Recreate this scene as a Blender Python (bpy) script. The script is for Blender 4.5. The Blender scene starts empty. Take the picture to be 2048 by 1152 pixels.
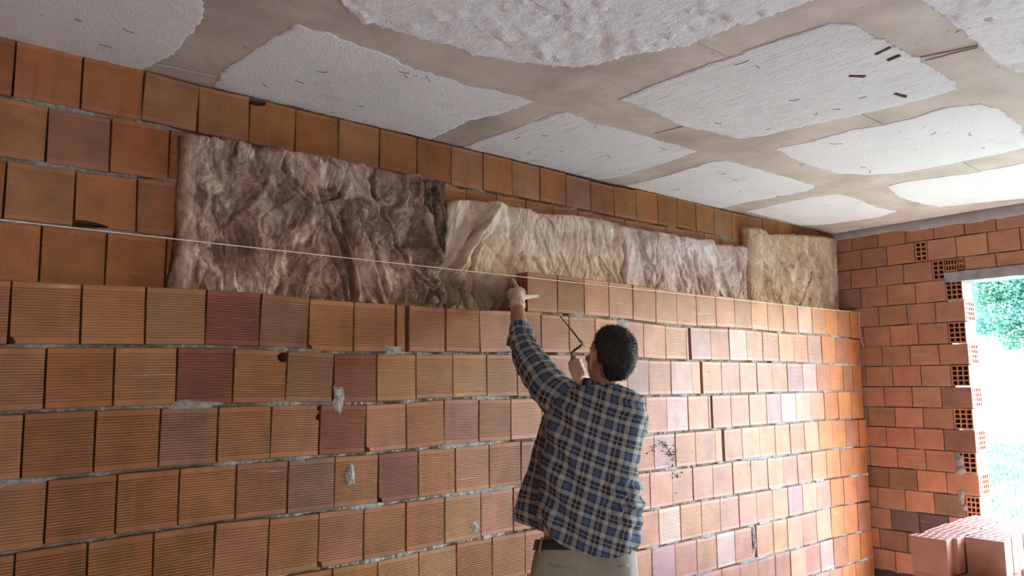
import bpy, bmesh, math, random
from math import sin, cos, pi, exp, atan2, sqrt
from mathutils import Vector, Matrix, noise
S = bpy.context.scene
COL = S.collection
random.seed(7)

# ------------------------------------------------------------------ camera, sky, sun, exposure
SKY_POWER, SUN_POWER, EXPOSURE = 2.3, 6.5, 2.18
WIN_Y = -2.6                                    # far jamb of the opening in the right wall
CAM = Vector((-0.552, -2.7465, 1.509))
RT = Vector((0.76445888, -0.64464446, -0.00601168))
UP = Vector((-0.07698486, -0.10054387, 0.99194973))
FW = Vector((0.64005933, 0.75784197, 0.12648951))
FPX = 1498.7                                     # focal length for a 2048 px wide frame
cd = bpy.data.cameras.new('camera'); cd.sensor_width = 36.0; cd.lens = FPX / 2048 * 36
cd.clip_start = 0.05; cd.clip_end = 300
cam = bpy.data.objects.new('camera', cd); COL.objects.link(cam)
cam.matrix_world = Matrix(((RT.x, UP.x, -FW.x, CAM.x), (RT.y, UP.y, -FW.y, CAM.y), (RT.z, UP.z, -FW.z, CAM.z), (0, 0, 0, 1)))
S.camera = cam

def at(u, v, zc):
    """room point seen in direction (u, v) of the survey photograph, zc metres in front of the lens"""
    return CAM + (RT * ((u - 1024) / FPX) - UP * ((v - 576) / FPX) + FW) * zc

def seen(P):
    d = P - CAM; z = d.dot(FW)
    if z < .1: return False
    u = 1024 + FPX * d.dot(RT) / z; v = 576 - FPX * d.dot(UP) / z
    return -60 < u < 2108 and -60 < v < 1215

W = bpy.data.worlds.new('sky'); S.world = W; W.use_nodes = True
nt = W.node_tree; nt.nodes.clear()
wo = nt.nodes.new('ShaderNodeOutputWorld'); wb = nt.nodes.new('ShaderNodeBackground')
sk = nt.nodes.new('ShaderNodeTexSky'); sk.sky_type = 'NISHITA'; sk.sun_disc = False
sk.sun_elevation = math.radians(66); sk.sun_rotation = math.radians(107); sk.air_density = 1.0; sk.dust_density = .8; sk.ozone_density = 1.0
nt.links.new(sk.outputs[0], wb.inputs[0]); wb.inputs[1].default_value = SKY_POWER
nt.links.new(wb.outputs[0], wo.inputs[0])
sd = bpy.data.lights.new('sun', 'SUN'); sd.energy = SUN_POWER; sd.angle = math.radians(.6); sd.color = (1, .95, .88)
so = bpy.data.objects.new('sun', sd); COL.objects.link(so)
so.rotation_euler = Vector((-.386, .122, -.914)).to_track_quat('-Z', 'Y').to_euler(); so.location = (8, -8, 12)
def portal(name, loc, rot, sx, sy):
    l = bpy.data.lights.new(name, 'AREA'); l.shape = 'RECTANGLE'; l.size = sx; l.size_y = sy; l.cycles.is_portal = True
    o = bpy.data.objects.new(name, l); COL.objects.link(o); o.location = loc; o.rotation_euler = rot
WY0, WY1, WZ1 = -.757, WIN_Y, 2.215            # opening in the right wall
portal('window_daylight', (5.60, (WY0 + WY1) / 2, WZ1 / 2), (0, pi / 2, 0), WZ1, WY0 - WY1)
RX0, RX1 = -1.2, -.8                           # unseen rear doorway, added to brighten the left wall and the man's back
portal('added_rear_daylight', ((RX0 + RX1) / 2, -5.62, 1.05), (pi / 2, 0, 0), RX1 - RX0, 2.1)
S.view_settings.view_transform = 'Standard'; S.view_settings.look = 'None'; S.view_settings.gamma = 1
S.view_settings.use_curve_mapping = False; S.view_settings.exposure = EXPOSURE
S.cycles.max_bounces = 10; S.cycles.diffuse_bounces = 7; S.cycles.caustics_reflective = False; S.cycles.caustics_refractive = False
S.cycles.sample_clamp_indirect = 6

# ------------------------------------------------------------------ helpers
def link(name, me, m=None, parent=None, loc=None):
    o = bpy.data.objects.new(name, me); COL.objects.link(o)
    if m is not None and me is not None and not me.materials: me.materials.append(m)
    if parent: o.parent = parent
    if loc is not None: o.location = loc
    return o
def mesh(vs, fs, smooth=False, name='m', recalc=True, uvs=None):
    me = bpy.data.meshes.new(name); me.from_pydata([tuple(v) for v in vs], [], fs)
    if uvs:
        ul = me.uv_layers.new(name='UVMap')
        for p in me.polygons:
            for li in p.loop_indices: ul.data[li].uv = uvs[me.loops[li].vertex_index]
    if recalc:
        b = bmesh.new(); b.from_mesh(me); bmesh.ops.recalc_face_normals(b, faces=b.faces); b.to_mesh(me); b.free()
    if smooth: me.polygons.foreach_set('use_smooth', [True] * len(me.polygons))
    me.update(); return me
class MB:
    def __init__(s): s.v = []; s.f = []
    def add(s, vs, fs):
        n = len(s.v); s.v += [Vector(v) for v in vs]; s.f += [[i + n for i in f] for f in fs]
    def box(s, a, b):
        (x0, y0, z0), (x1, y1, z1) = a, b
        s.add([(x0,y0,z0),(x1,y0,z0),(x1,y1,z0),(x0,y1,z0),(x0,y0,z1),(x1,y0,z1),(x1,y1,z1),(x0,y1,z1)],
              [(0,3,2,1),(4,5,6,7),(0,1,5,4),(1,2,6,5),(2,3,7,6),(3,0,4,7)])
    def tube(s, pts, rad, n=8, caps=True):
        pts = [Vector(p) for p in pts]; k = len(pts)
        if not hasattr(rad, '__len__'): rad = [rad] * k
        T = [(pts[min(i+1,k-1)] - pts[max(i-1,0)]).normalized() for i in range(k)]
        ref = Vector((0,0,1)) if abs(T[0].z) < .9 else Vector((1,0,0))
        A = T[0].cross(ref).normalized(); vs = []
        for i in range(k):
            A = (A - T[i] * A.dot(T[i])).normalized(); B = T[i].cross(A)
            vs += [pts[i] + (A * cos(2*pi*j/n) + B * sin(2*pi*j/n)) * rad[i] for j in range(n)]
        fs = [(i*n+j, i*n+(j+1)%n, (i+1)*n+(j+1)%n, (i+1)*n+j) for i in range(k-1) for j in range(n)]
        if caps: fs += [tuple(range(n))[::-1], tuple((k-1)*n+j for j in range(n))]
        s.add(vs, fs)
    def build(s, name, m, parent=None, smooth=False):
        return link(name, mesh(s.v, s.f, smooth, name), m, parent)
def tag(o, label, cat, group=None, kind=None):
    if label: o['label'] = label
    if cat: o['category'] = cat
    if group: o['group'] = group
    if kind: o['kind'] = kind
    return o
def empty(name, loc=(0,0,0)):
    o = bpy.data.objects.new(name, None); COL.objects.link(o); o.location = loc; o.empty_display_size = .1; return o
def lerp_tab(t, x):
    if x <= t[0][0]: return t[0][1]
    for (a, b), (c, d) in zip(t, t[1:]):
        if x <= c: return b + (d - b) * (x - a) / (c - a + 1e-9)
    return t[-1][1]
def fbm(p, o=4): return noise.fractal(Vector(p), 1.0, 2.0, o)

# ------------------------------------------------------------------ materials
class NT:
    def __init__(s, name, rough=.7, spec=.3):
        s.m = bpy.data.materials.new(name); s.m.use_nodes = True; s.t = s.m.node_tree; s.t.nodes.clear()
        s.out = s.n('OutputMaterial'); s.b = s.n('BsdfPrincipled'); s.l(s.b, s.out)
        s.b.inputs['Roughness'].default_value = rough; s.b.inputs['Specular IOR Level'].default_value = spec
        s.tc = s.n('TexCoord')
    def n(s, t, **k):
        o = s.t.nodes.new('ShaderNode' + t)
        for a, b in k.items(): setattr(o, a, b)
        return o
    def l(s, a, b, i=0, o=0):
        s.t.links.new(a.outputs[o] if not hasattr(a, 'is_output') else a, b.inputs[i] if not hasattr(b, 'is_output') else b)
    def val(s, x, sock):
        if isinstance(x, (int, float)): sock.default_value = x
        elif isinstance(x, tuple): sock.default_value = x if len(x) == 4 or sock.type == 'VECTOR' else (*x, 1)
        else: s.t.links.new(x, sock)
    def math(s, op, a, b=0.0, clamp=False):
        o = s.n('Math', operation=op); o.use_clamp = clamp; s.val(a, o.inputs[0]); s.val(b, o.inputs[1]); return o.outputs[0]
    def vmath(s, op, a, b):
        o = s.n('VectorMath', operation=op); s.val(a, o.inputs[0]); s.val(b, o.inputs[1]); return o.outputs[0]
    def noise(s, vec, scale, detail=4, rough=.55, dist=0.0, col=False):
        o = s.n('TexNoise'); s.val(vec, o.inputs['Vector']); o.inputs['Scale'].default_value = scale
        o.inputs['Detail'].default_value = detail; o.inputs['Roughness'].default_value = rough; o.inputs['Distortion'].default_value = dist
        return o.outputs['Color' if col else 'Fac']
    def ramp(s, fac, stops, interp='LINEAR'):
        o = s.n('ValToRGB'); o.color_ramp.interpolation = interp; e = o.color_ramp.elements
        while len(e) < len(stops): e.new(.5)
        for i, (p, c) in enumerate(stops):
            e[i].position = p; e[i].color = (c, c, c, 1) if isinstance(c, (int, float)) else (*c, 1)
        s.val(fac, o.inputs[0]); return o.outputs[0]
    def mix(s, fac, a, b, mode='MIX'):
        o = s.n('Mix', data_type='RGBA', blend_type=mode); s.val(fac, o.inputs[0]); s.val(a, o.inputs[6]); s.val(b, o.inputs[7]); return o.outputs[2]
    def bump(s, h, strength=.3, dist=.01):
        o = s.n('Bump'); o.inputs['Strength'].default_value = strength; o.inputs['Distance'].default_value = dist
        s.val(h, o.inputs['Height']); s.t.links.new(o.outputs[0], s.b.inputs['Normal'])
    def color(s, c): s.val(c, s.b.inputs['Base Color']); return s.m
    def obj(s): return s.tc.outputs['Object']

def brick_mat():
    q = NT('fired_clay', .55, .32); oi = q.n('ObjectInfo')
    off = q.vmath('SCALE', oi.outputs['Location'], (0,0,0)); 
    rnd = q.math('MULTIPLY', oi.outputs['Random'], 57.0)
    v = q.vmath('ADD', q.obj(), rnd)
    base = oi.outputs['Color']
    c = q.mix(1.0, base, q.ramp(q.noise(v, 9, 4), [(.3, .8), (.7, 1.16)]), 'MULTIPLY')
    band = q.noise(q.vmath('MULTIPLY', v, (1, .05, .03)), 16, 1)           # firing bands run up the brick
    c = q.mix(q.ramp(band, [(.56, 0.0), (.6, .42)]), c, q.mix(1.0, base, (1.22, 1.06, .98), 'MULTIPLY'))
    c = q.mix(q.ramp(q.noise(q.vmath('MULTIPLY', v, (1, .3, .3)), 11, 2), [(.62, 0.0), (.72, .4)]), c, q.mix(1.0, base, (.66, .62, .66), 'MULTIPLY'))
    sm = q.noise(q.vmath('MULTIPLY', v, (.35, 1, 4.5)), 9, 6, .7)             # chalky smears
    c = q.mix(q.ramp(sm, [(.63, 0.0), (.74, .5)]), c, (.55, .48, .44))
    c = q.mix(q.ramp(q.noise(v, 150, 2), [(.27, .8), (.31, 0.0)]), c, (.10, .05, .03))
    c = q.mix(q.ramp(q.noise(v, 46, 3), [(.19, .8), (.23, 0.0)]), c, (.12, .06, .04))
    q.bump(q.noise(v, 260, 3), .25, .002)
    return q.color(c)
M_BRICK = brick_mat()
def simple(name, c, rough=.7, spec=.3, var=.15, scale=20, bump=0, bscale=80, metal=0):
    q = NT(name, rough, spec); v = q.obj(); q.b.inputs['Metallic'].default_value = metal
    f = q.noise(v, scale, 5, .6); lo = tuple(x * (1 - var) for x in c); hi = tuple(min(1, x * (1 + var)) for x in c)
    if bump: q.bump(q.noise(v, bscale, 4), bump, .004)
    return q.color(q.ramp(f, [(.3, lo), (.7, hi)]))
def mortar_mat():
    q = NT('grey_mortar', .9, .15); v = q.obj()
    c = q.ramp(q.noise(v, 60, 6, .7), [(.3, (.17, .155, .135)), (.5, (.34, .315, .275)), (.72, (.54, .50, .44))])
    q.bump(q.noise(v, 170, 5, .7), 1.0, .006); return q.color(c)
M_MORTAR = mortar_mat()
M_DARK = simple('dark_cavity_mortar', (.10, .075, .06), .95, .1)
def concrete_mat():
    q = NT('raw_concrete', .7, .25); v = q.obj()
    c = q.ramp(q.noise(v, 3.2, 6, .6), [(.3, (.42, .345, .28)), (.55, (.55, .46, .375)), (.75, (.64, .55, .46))])
    c = q.mix(q.ramp(q.noise(q.vmath('MULTIPLY', v, (1, 3, 1)), 2.2, 5, .65, 1.0), [(.55, 0.0), (.72, .5)]), c, (.40, .325, .265))
    c = q.mix(q.ramp(q.noise(v, 5, 5, .7, .6), [(.61, 0.0), (.72, .6)]), c, (.45, .31, .16))
    c = q.mix(q.ramp(q.noise(v, 40, 4), [(.27, .7), (.33, 0.0)]), c, (.17, .14, .11))
    c = q.mix(q.ramp(q.noise(v, 1.1, 5, .6, .5), [(.52, 0.0), (.68, .55)]), c, (.29, .24, .195))
    q.bump(q.noise(v, 18, 6), .35, .01); return q.color(c)
M_CONC = concrete_mat()
def foam_mat(name, streak, tint=(.92, .865, .82)):
    q = NT(name, .75, .25); v = q.obj()
    c = q.ramp(q.noise(v, 2.5, 5), [(.3, tuple(x * .93 for x in tint)), (.7, tint)])
    c = q.mix(q.ramp(q.noise(v, 2.0, 6, .7, .8), [(.6, 0.0), (.76, .55)]), c, (.66, .52, .40))
    c = q.mix(q.ramp(q.noise(v, 60, 3), [(.25, .7), (.30, 0.0)]), c, (.30, .26, .23))
    c = q.mix(q.ramp(q.noise(v, 125, 3, .7), [(.32, .4), (.42, 0.0)]), c, (.54, .50, .47))
    c = q.mix(q.ramp(q.noise(q.vmath('MULTIPLY', v, (1, .6, 1)), 26, 4, .6), [(.28, .55), (.33, 0.0)]), c, (.42, .38, .36))
    h = q.noise(v, 95, 4, .7)
    if streak:
        g = q.noise(q.vmath('MULTIPLY', v, (1, .045, 1)), 95, 3, .7); h = q.math('ADD', q.math('MULTIPLY', g, 1.2), h)
        c = q.mix(q.ramp(g, [(.36, .40), (.46, 0.0)]), c, (.48, .43, .39))
    q.bump(h, 1.0, .010); return q.color(c)
M_FOAM = foam_mat('white_foam', False); M_FOAM2 = foam_mat('streaked_white_foam', True)
M_RUST = simple('rusty_steel', (.10, .045, .025), .8, .3, .4, 60)
M_STRING = simple('pale_string', (.82, .66, .56), .8, .2)

# ------------------------------------------------------------------ brick shapes
def brick_mesh(w, h, d, n, gd, chip=None):
    pr = [(-h/2, .003), (-h/2 + .003, 0)]
    if n:
        z0, z1 = -h/2 + .018, h/2 - .018; p = (z1 - z0) / n
        for i in range(n):
            a = z0 + i * p; pr += [(a + p*.30, 0), (a + p*.38, gd), (a + p*.66, gd), (a + p*.74, 0)]
    pr += [(h/2 - .003, 0), (h/2, .003)]; k = len(pr); vs = []; fs = []
    for x in (-w/2, w/2):
        for z, y in pr: vs.append((x, y, z))
        vs += [(x, d, h/2), (x, d, -h/2)]
    K = k + 2
    for i in range(k + 1): fs.append((i, i+1, K+i+1, K+i))
    fs.append((K-1, 0, K, 2*K-1)); fs.append(tuple(range(K))); fs.append(tuple(range(K, 2*K))[::-1])
    me = mesh(vs, fs, name='brick_shape')
    if chip:
        o = link('tmp', me); o2 = None
        bm = bmesh.new()
        for (cx, cz, r, sx, sz) in chip:
            bmesh.ops.create_icosphere(bm, subdivisions=2, radius=1, matrix=Matrix.Translation((cx, -.004, cz)) @ Matrix.Diagonal((r*sx, r*7, r*sz, 1)))
        for v in bm.verts: v.co += Vector((0,0,0)) + .18 * (v.co - Vector((chip[0][0], 0, chip[0][1]))) * noise.noise(v.co * 60)
        m2 = bpy.data.meshes.new('c'); bm.to_mesh(m2); bm.free(); o2 = link('tmp2', m2)
        md = o.modifiers.new('b', 'BOOLEAN'); md.object = o2; md.operation = 'DIFFERENCE'; md.solver = 'EXACT'
        dg = bpy.context.evaluated_depsgraph_get(); me2 = bpy.data.meshes.new_from_object(o.evaluated_get(dg))
        bpy.data.objects.remove(o); bpy.data.objects.remove(o2); me = me2
    me.materials.clear(); me.materials.append(M_BRICK); return me
def holed_mesh(w, h, d, nx, nz, depth, wall=.009):
    """hollow brick seen on its open end: hole face towards -Y, centred on the origin"""
    def lines(L, n):
        c = (L - wall * (n + 1)) / n; o = [-L/2]
        for i in range(n): o += [-L/2 + wall * (i + 1) + c * i, -L/2 + wall * (i + 1) + c * (i + 1)]
        return o + [L/2]
    xs, zs = lines(w, nx), lines(h, nz); mb = MB()
    for i in range(len(xs) - 1):
        for j in range(len(zs) - 1):
            x0, x1, z0, z1 = xs[i], xs[i+1], zs[j], zs[j+1]
            if i % 2 and j % 2:
                mb.add([(x0,0,z0),(x1,0,z0),(x1,0,z1),(x0,0,z1),(x0,depth,z0),(x1,depth,z0),(x1,depth,z1),(x0,depth,z1)],
                       [(0,1,5,4),(1,2,6,5),(2,3,7,6),(3,0,4,7),(4,5,6,7)])
            else: mb.add([(x0,0,z0),(x1,0,z0),(x1,0,z1),(x0,0,z1)], [(0,1,2,3)])
    a, b = -w/2, w/2; e, f = -h/2, h/2
    mb.add([(a,0,e),(b,0,e),(b,0,f),(a,0,f),(a,d,e),(b,d,e),(b,d,f),(a,d,f)], [(0,1,5,4),(1,2,6,5),(2,3,7,6),(3,0,4,7),(4,5,6,7)])
    me = mesh(mb.v, mb.f, name='holed_brick_shape'); b_ = bmesh.new(); b_.from_mesh(me)
    bmesh.ops.remove_doubles(b_, verts=b_.verts, dist=1e-5); bmesh.ops.recalc_face_normals(b_, faces=b_.faces); b_.to_mesh(me); b_.free()
    me.materials.append(M_BRICK); return me
BW = .19
ME_G = [brick_mesh(BW, .192, .085, 18, .0050), brick_mesh(BW, .192, .085, 17, .0040), brick_mesh(BW, .192, .085, 20, .0032)]
ME_G4 = brick_mesh(BW, .192, .085, 18, .0022)
ME_S = brick_mesh(BW, .192, .085, 26, .0004)
ME_CHIP = [brick_mesh(BW, .192, .085, 18, .0044, [(.095, -.06, .022, .7, 1.6)]), brick_mesh(BW, .192, .085, 18, .0044, [(.095, .05, .014, 1, 1), (.095, .085, .012, 1, 1)]),
           brick_mesh(BW, .192, .085, 18, .0044, [(-.095, -.088, .016, 1, 1)]), brick_mesh(BW, .192, .085, 18, .0044, [(.085, .07, .020, 1.3, 1)])]
ME_B = [brick_mesh(BW, .2, .12, 22, .0030), brick_mesh(BW, .2, .12, 24, .0024), brick_mesh(BW, .2, .12, 22, .0018)]
ME_BCHIP = brick_mesh(BW, .2, .12, 22, .0012, [(-.07, -.10, .026, 3.2, .9)]); ME_BTOP = brick_mesh(BW, .2, .12, 22, .0012, [(-.075, .095, .026, 1.7, 1.1)])
ME_R = [brick_mesh(BW, .145, .085, 14, .0005), brick_mesh(BW, .145, .085, 14, .0008)]
ME_FULL = brick_mesh(BW, .145, .19, 0, 0)
ME_RH3 = holed_mesh(.125, .145, .185, 3, 4, .12); ME_RH2 = holed_mesh(.086, .145, .15, 2, 4, .10); ME_RHS = holed_mesh(.125, .085, .15, 4, 2, .09)
ME_RHJ = holed_mesh(.19, .145, .195, 5, 4, .13)
def tint(o, c, v=.1):
    k = .93 * (1 + random.uniform(-v, v)); o.color = (c[0] * k, c[1] * k * (1 + random.uniform(-.05, .05)), c[2] * k * (1 + random.uniform(-.08, .08)), 1)
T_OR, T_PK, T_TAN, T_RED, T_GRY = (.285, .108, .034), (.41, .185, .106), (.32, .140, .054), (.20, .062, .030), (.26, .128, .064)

TAB = {
'C0t':[[1.88,2.055],[2.07,2.058],[2.27,2.055],[2.46,2.056],[2.66,2.055],[2.85,2.048],[3.24,2.044],[3.65,2.052],[4.24,2.047],[4.82,2.046],[5.36,2.045]],
'C0':[[1.877,2.071,2.267,2.456,2.652,2.85,3.045,3.237,3.437,3.64,3.834,4.033,4.231,4.425,4.621,4.818,5.005,5.209,5.367]],
'C1t':[[-0.28,1.832],[-0.25,1.834],[-0.06,1.839],[0.13,1.845],[0.34,1.851],[0.53,1.851],[0.73,1.845],[0.79,1.844],[0.93,1.844],[1.11,1.846],[1.19,1.847],[1.38,1.847],[1.57,1.848],[1.88,1.86],[2.15,1.862],[2.26,1.865],[2.58,1.858],[3.04,1.845],[3.63,1.857],[4.22,1.851],[4.82,1.856],[5.34,1.844]],
'C1':[[-0.252,-0.059,0.134,0.334,0.533,0.727,0.923,1.119],[1.186,1.379,1.572,1.766,1.958,2.151,2.344,2.537,2.733,2.929,3.126],[3.17,3.37,3.567,3.763,3.955,4.152,4.35,4.542,4.739,4.945,5.139,5.347]],
'C2t':[[-0.27,1.637],[-0.05,1.644],[0.14,1.648],[0.34,1.653],[0.53,1.652],[0.73,1.648],[0.8,1.641],[1.13,1.645],[1.38,1.65],[1.58,1.655],[1.96,1.66],[2.26,1.664],[2.74,1.646],[2.93,1.644],[3.36,1.646],[4.14,1.647],[5.33,1.64]],
'C2':[[-0.146,0.048,0.245,0.441,0.642,0.838,1.032,1.224,1.419,1.613,1.8,1.991],[2.59,2.772,2.969,3.171],[3.275,3.473,3.67,3.866,4.059,4.244,4.447,4.639,4.844,5.044,5.196,5.336]],
'C3t':[[-0.26,1.434],[-0.14,1.439],[0.05,1.442],[0.25,1.444],[0.45,1.442],[0.64,1.446],[0.8,1.441],[1.04,1.437],[1.42,1.452],[1.8,1.447],[2.75,1.441],[3.27,1.44],[3.86,1.441],[5.32,1.443]],
'C3':[[-0.193,0.004,0.2,0.393,0.589,0.784,0.986,1.178,1.373,1.566,1.757,1.955],[2.737,2.921,3.12,3.321],[3.365,3.559,3.759,3.958,4.14,4.335,4.529,4.731,4.938,5.139,5.332]],
'C4t':[[-0.24,1.229],[0.01,1.232],[0.2,1.235],[0.4,1.238],[0.59,1.237],[0.79,1.239],[0.99,1.236],[1.38,1.243],[1.56,1.243],[1.75,1.248],[1.95,1.243],[2.72,1.23],[3.37,1.23],[3.96,1.234],[4.73,1.24],[5.33,1.225]],
'C4':[[-0.119,0.078,0.272,0.467,0.661,0.853,1.048,1.242,1.435,1.626,1.817],[2.801,2.988,3.177,3.377],[3.47,3.663,3.86,4.052,4.238,4.425,4.621,4.824,5.034,5.236,5.36]],
'C5t':[[-0.23,1.019],[-0.12,1.025],[0.08,1.029],[0.28,1.034],[0.47,1.037],[0.66,1.029],[0.85,1.031],[1.04,1.029],[1.43,1.033],[1.82,1.036],[2.65,1.028],[3.17,1.027],[3.65,1.029],[4.22,1.022],[4.81,1.029],[5.35,1.014]],
'C5':[[-0.189,0.005,0.2,0.4,0.594,0.791,0.986,1.183,1.379,1.577,1.768],[2.753,2.95,3.141,3.337,3.54],[3.551,3.747,3.941,4.129,4.316,4.506,4.711,4.914,5.128,5.344]],
'C6t':[[0.82,0.815],[1.05,0.813],[1.25,0.82],[1.58,0.829],[1.84,0.828],[2.68,0.821],[3.14,0.826],[3.54,0.823],[4.12,0.819],[4.74,0.821],[5.33,0.811]],
'C6':[[0.853,1.053,1.249,1.444,1.643,1.841],[2.82,3.012,3.21,3.4,3.598,3.793,3.983,4.172,4.356,4.549,4.749,4.942,5.148,5.341]],
'C7t':[[2.63,0.623],[3.01,0.619],[3.41,0.619],[3.79,0.62],[4.34,0.619],[4.75,0.624],[5.33,0.607]],
'C7':[[2.752,2.955,3.154,3.349,3.536,3.722],[3.778,3.97,4.141,4.334,4.529,4.734,4.926,5.136,5.338]],
'C8t':[[3.16,0.415],[3.77,0.412],[4.37,0.408],[4.75,0.409],[5.32,0.398]],
'C8':[[3.392,3.58,3.777,3.979,4.161,4.359,4.554,4.744,4.952,5.147]],
'C9t':[[4.52,0.208],[4.74,0.2],[5.23,0.196]],
'B0t':[[-0.32,2.681],[-0.07,2.684],[0.13,2.685],[0.33,2.677],[0.52,2.683],[0.72,2.68],[0.98,2.685],[1.13,2.682],[1.73,2.686],[2.33,2.685],[2.73,2.687],[3.33,2.7],[3.95,2.696],[4.56,2.713],[5.31,2.711]],
'B0':[[-0.273,-0.071,0.13,0.33,0.532,0.73,0.931,1.136,1.34,1.541,1.739,1.933,2.132,2.329,2.526,2.726,2.928,3.135,3.332,3.532,3.736,3.946,4.146,4.343,4.553,4.755,4.953,5.168]],
'B1t':[[-0.31,2.48],[-0.27,2.482],[-0.07,2.479],[0.13,2.49],[0.33,2.487],[0.53,2.486],[0.73,2.479],[0.93,2.482],[1.13,2.493],[1.57,2.481],[1.94,2.491],[2.33,2.494],[2.73,2.493],[3.14,2.496],[3.34,2.504],[3.74,2.51],[4.13,2.48]],
'B1':[[-0.165,0.032,0.233],[1.634,1.831,2.029,2.225,2.423,2.623,2.821,3.02,3.215]],
'B2t':[[-0.29,2.267],[-0.17,2.269],[0.04,2.271],[0.24,2.283]],
'B2':[[-0.272,-0.068,0.131]],
'B3t':[[-0.28,2.058],[-0.07,2.063],[0.13,2.066],[0.28,2.065]],
'B3':[[-0.158,0.041,0.241]],
}
def fill(groups, pitch=.196):
    """joint list of a course -> [(x0, x1, is_shard)], filling stretches hidden behind the man"""
    out = []; J = []
    for gi, g in enumerate(groups):
        for a, b in zip(g, g[1:]): out.append((a, b, False))
        if gi + 1 < len(groups):
            a, b = g[-1], groups[gi+1][0]; L = b - a
            if L > .15:
                n = max(1, round(L / pitch))
                out += [(a + L*i/n, a + L*(i+1)/n, False) for i in range(n)]
            elif L > .03: out.append((a + .008, b - .012, True))
    return out
def rest_of(bricks, me_list, parent):
    mb = MB()
    for (x, y, z, sx, me) in bricks:
        w = BW * sx / 2; mb.box((x - w, y, z - .096), (x + w, y + .08, z + .096))
    o = mb.build('brick', M_BRICK, parent); o['kind'] = 'stuff'; o.color = (*T_OR, 1)
def mortar_strip(mb, x0, x1, zf, yf, y_back, gap, axis=0, seed=0, squeeze=.004):
    n = max(2, int((x1 - x0) / .0036)); vs = []
    for i in range(n + 1):
        x = x0 + (x1 - x0) * i / n; z = zf(x)
        a = fbm((x * 9, seed * 3.1, 0), 4); b = noise.noise(Vector((x * 90, seed, 5))) + .9 * noise.noise(Vector((x * 190, seed, 8))); c = fbm((x * 2.2, seed * 7.7, 9), 2)
        f = yf + .010 - .030 * max(-.75, a * .9 + c * .8) + .0048 * b
        f = max(f, yf - squeeze)
        over = .006 * max(0, a + c * .6 + .1 * b - .15)                  # squeezed out over the arris
        z_hi = z + gap + .0015 + over * .5; z_lo = z - .001 - over * 1.6
        fy = f if over > 0 else max(f, yf + .001)
        P = [(x, y_back, z_hi), (x, fy + .003, z_hi), (x, fy + .0015*b, z + gap*.75 + .0025*b), (x, fy - .004*b, z + gap*.3 - .001*b), (x, fy + .003, z_lo), (x, y_back, z_lo)]
        vs += [Vector(p) for p in P] if axis == 0 else [Vector((p[1], -p[0], p[2])) for p in P]
    fs = [(i*6+j, i*6+j+1, i*6+7+j, i*6+6+j) for i in range(n) for j in range(5)] + [(i*6+5, i*6, i*6+6, i*6+11) for i in range(n)]
    mb.add(vs, fs)
def smear(mb, P, nrm, rx, rz, t=.006, seed=0):
    P = Vector(P); nrm = Vector(nrm); X = Vector((0,0,1)).cross(nrm).normalized(); Z = Vector((0,0,1)); k = 26; rg = 4
    vs = [P + nrm * t * 1.2]
    for r in range(1, rg + 1):
        for j in range(k):
            a = 2*pi*j/k; e = 1 + .45 * fbm((cos(a)*1.6 + seed*5, sin(a)*1.6, seed), 3); q = r / rg
            h = t * (1 - q*q) * (1 + .8 * noise.noise(Vector((cos(a)*3*q, sin(a)*3*q, seed)))) - .0015
            vs.append(P + X * cos(a) * rx * q * e + Z * sin(a) * rz * q * e + nrm * h)
    fs = [(0, 1+j, 1+(j+1)%k) for j in range(k)]
    for r in range(rg - 1): fs += [(1+r*k+j, 1+r*k+(j+1)%k, 1+(r+1)*k+(j+1)%k, 1+(r+1)*k+j) for j in range(k)]
    mb.add(vs, fs)

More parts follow.
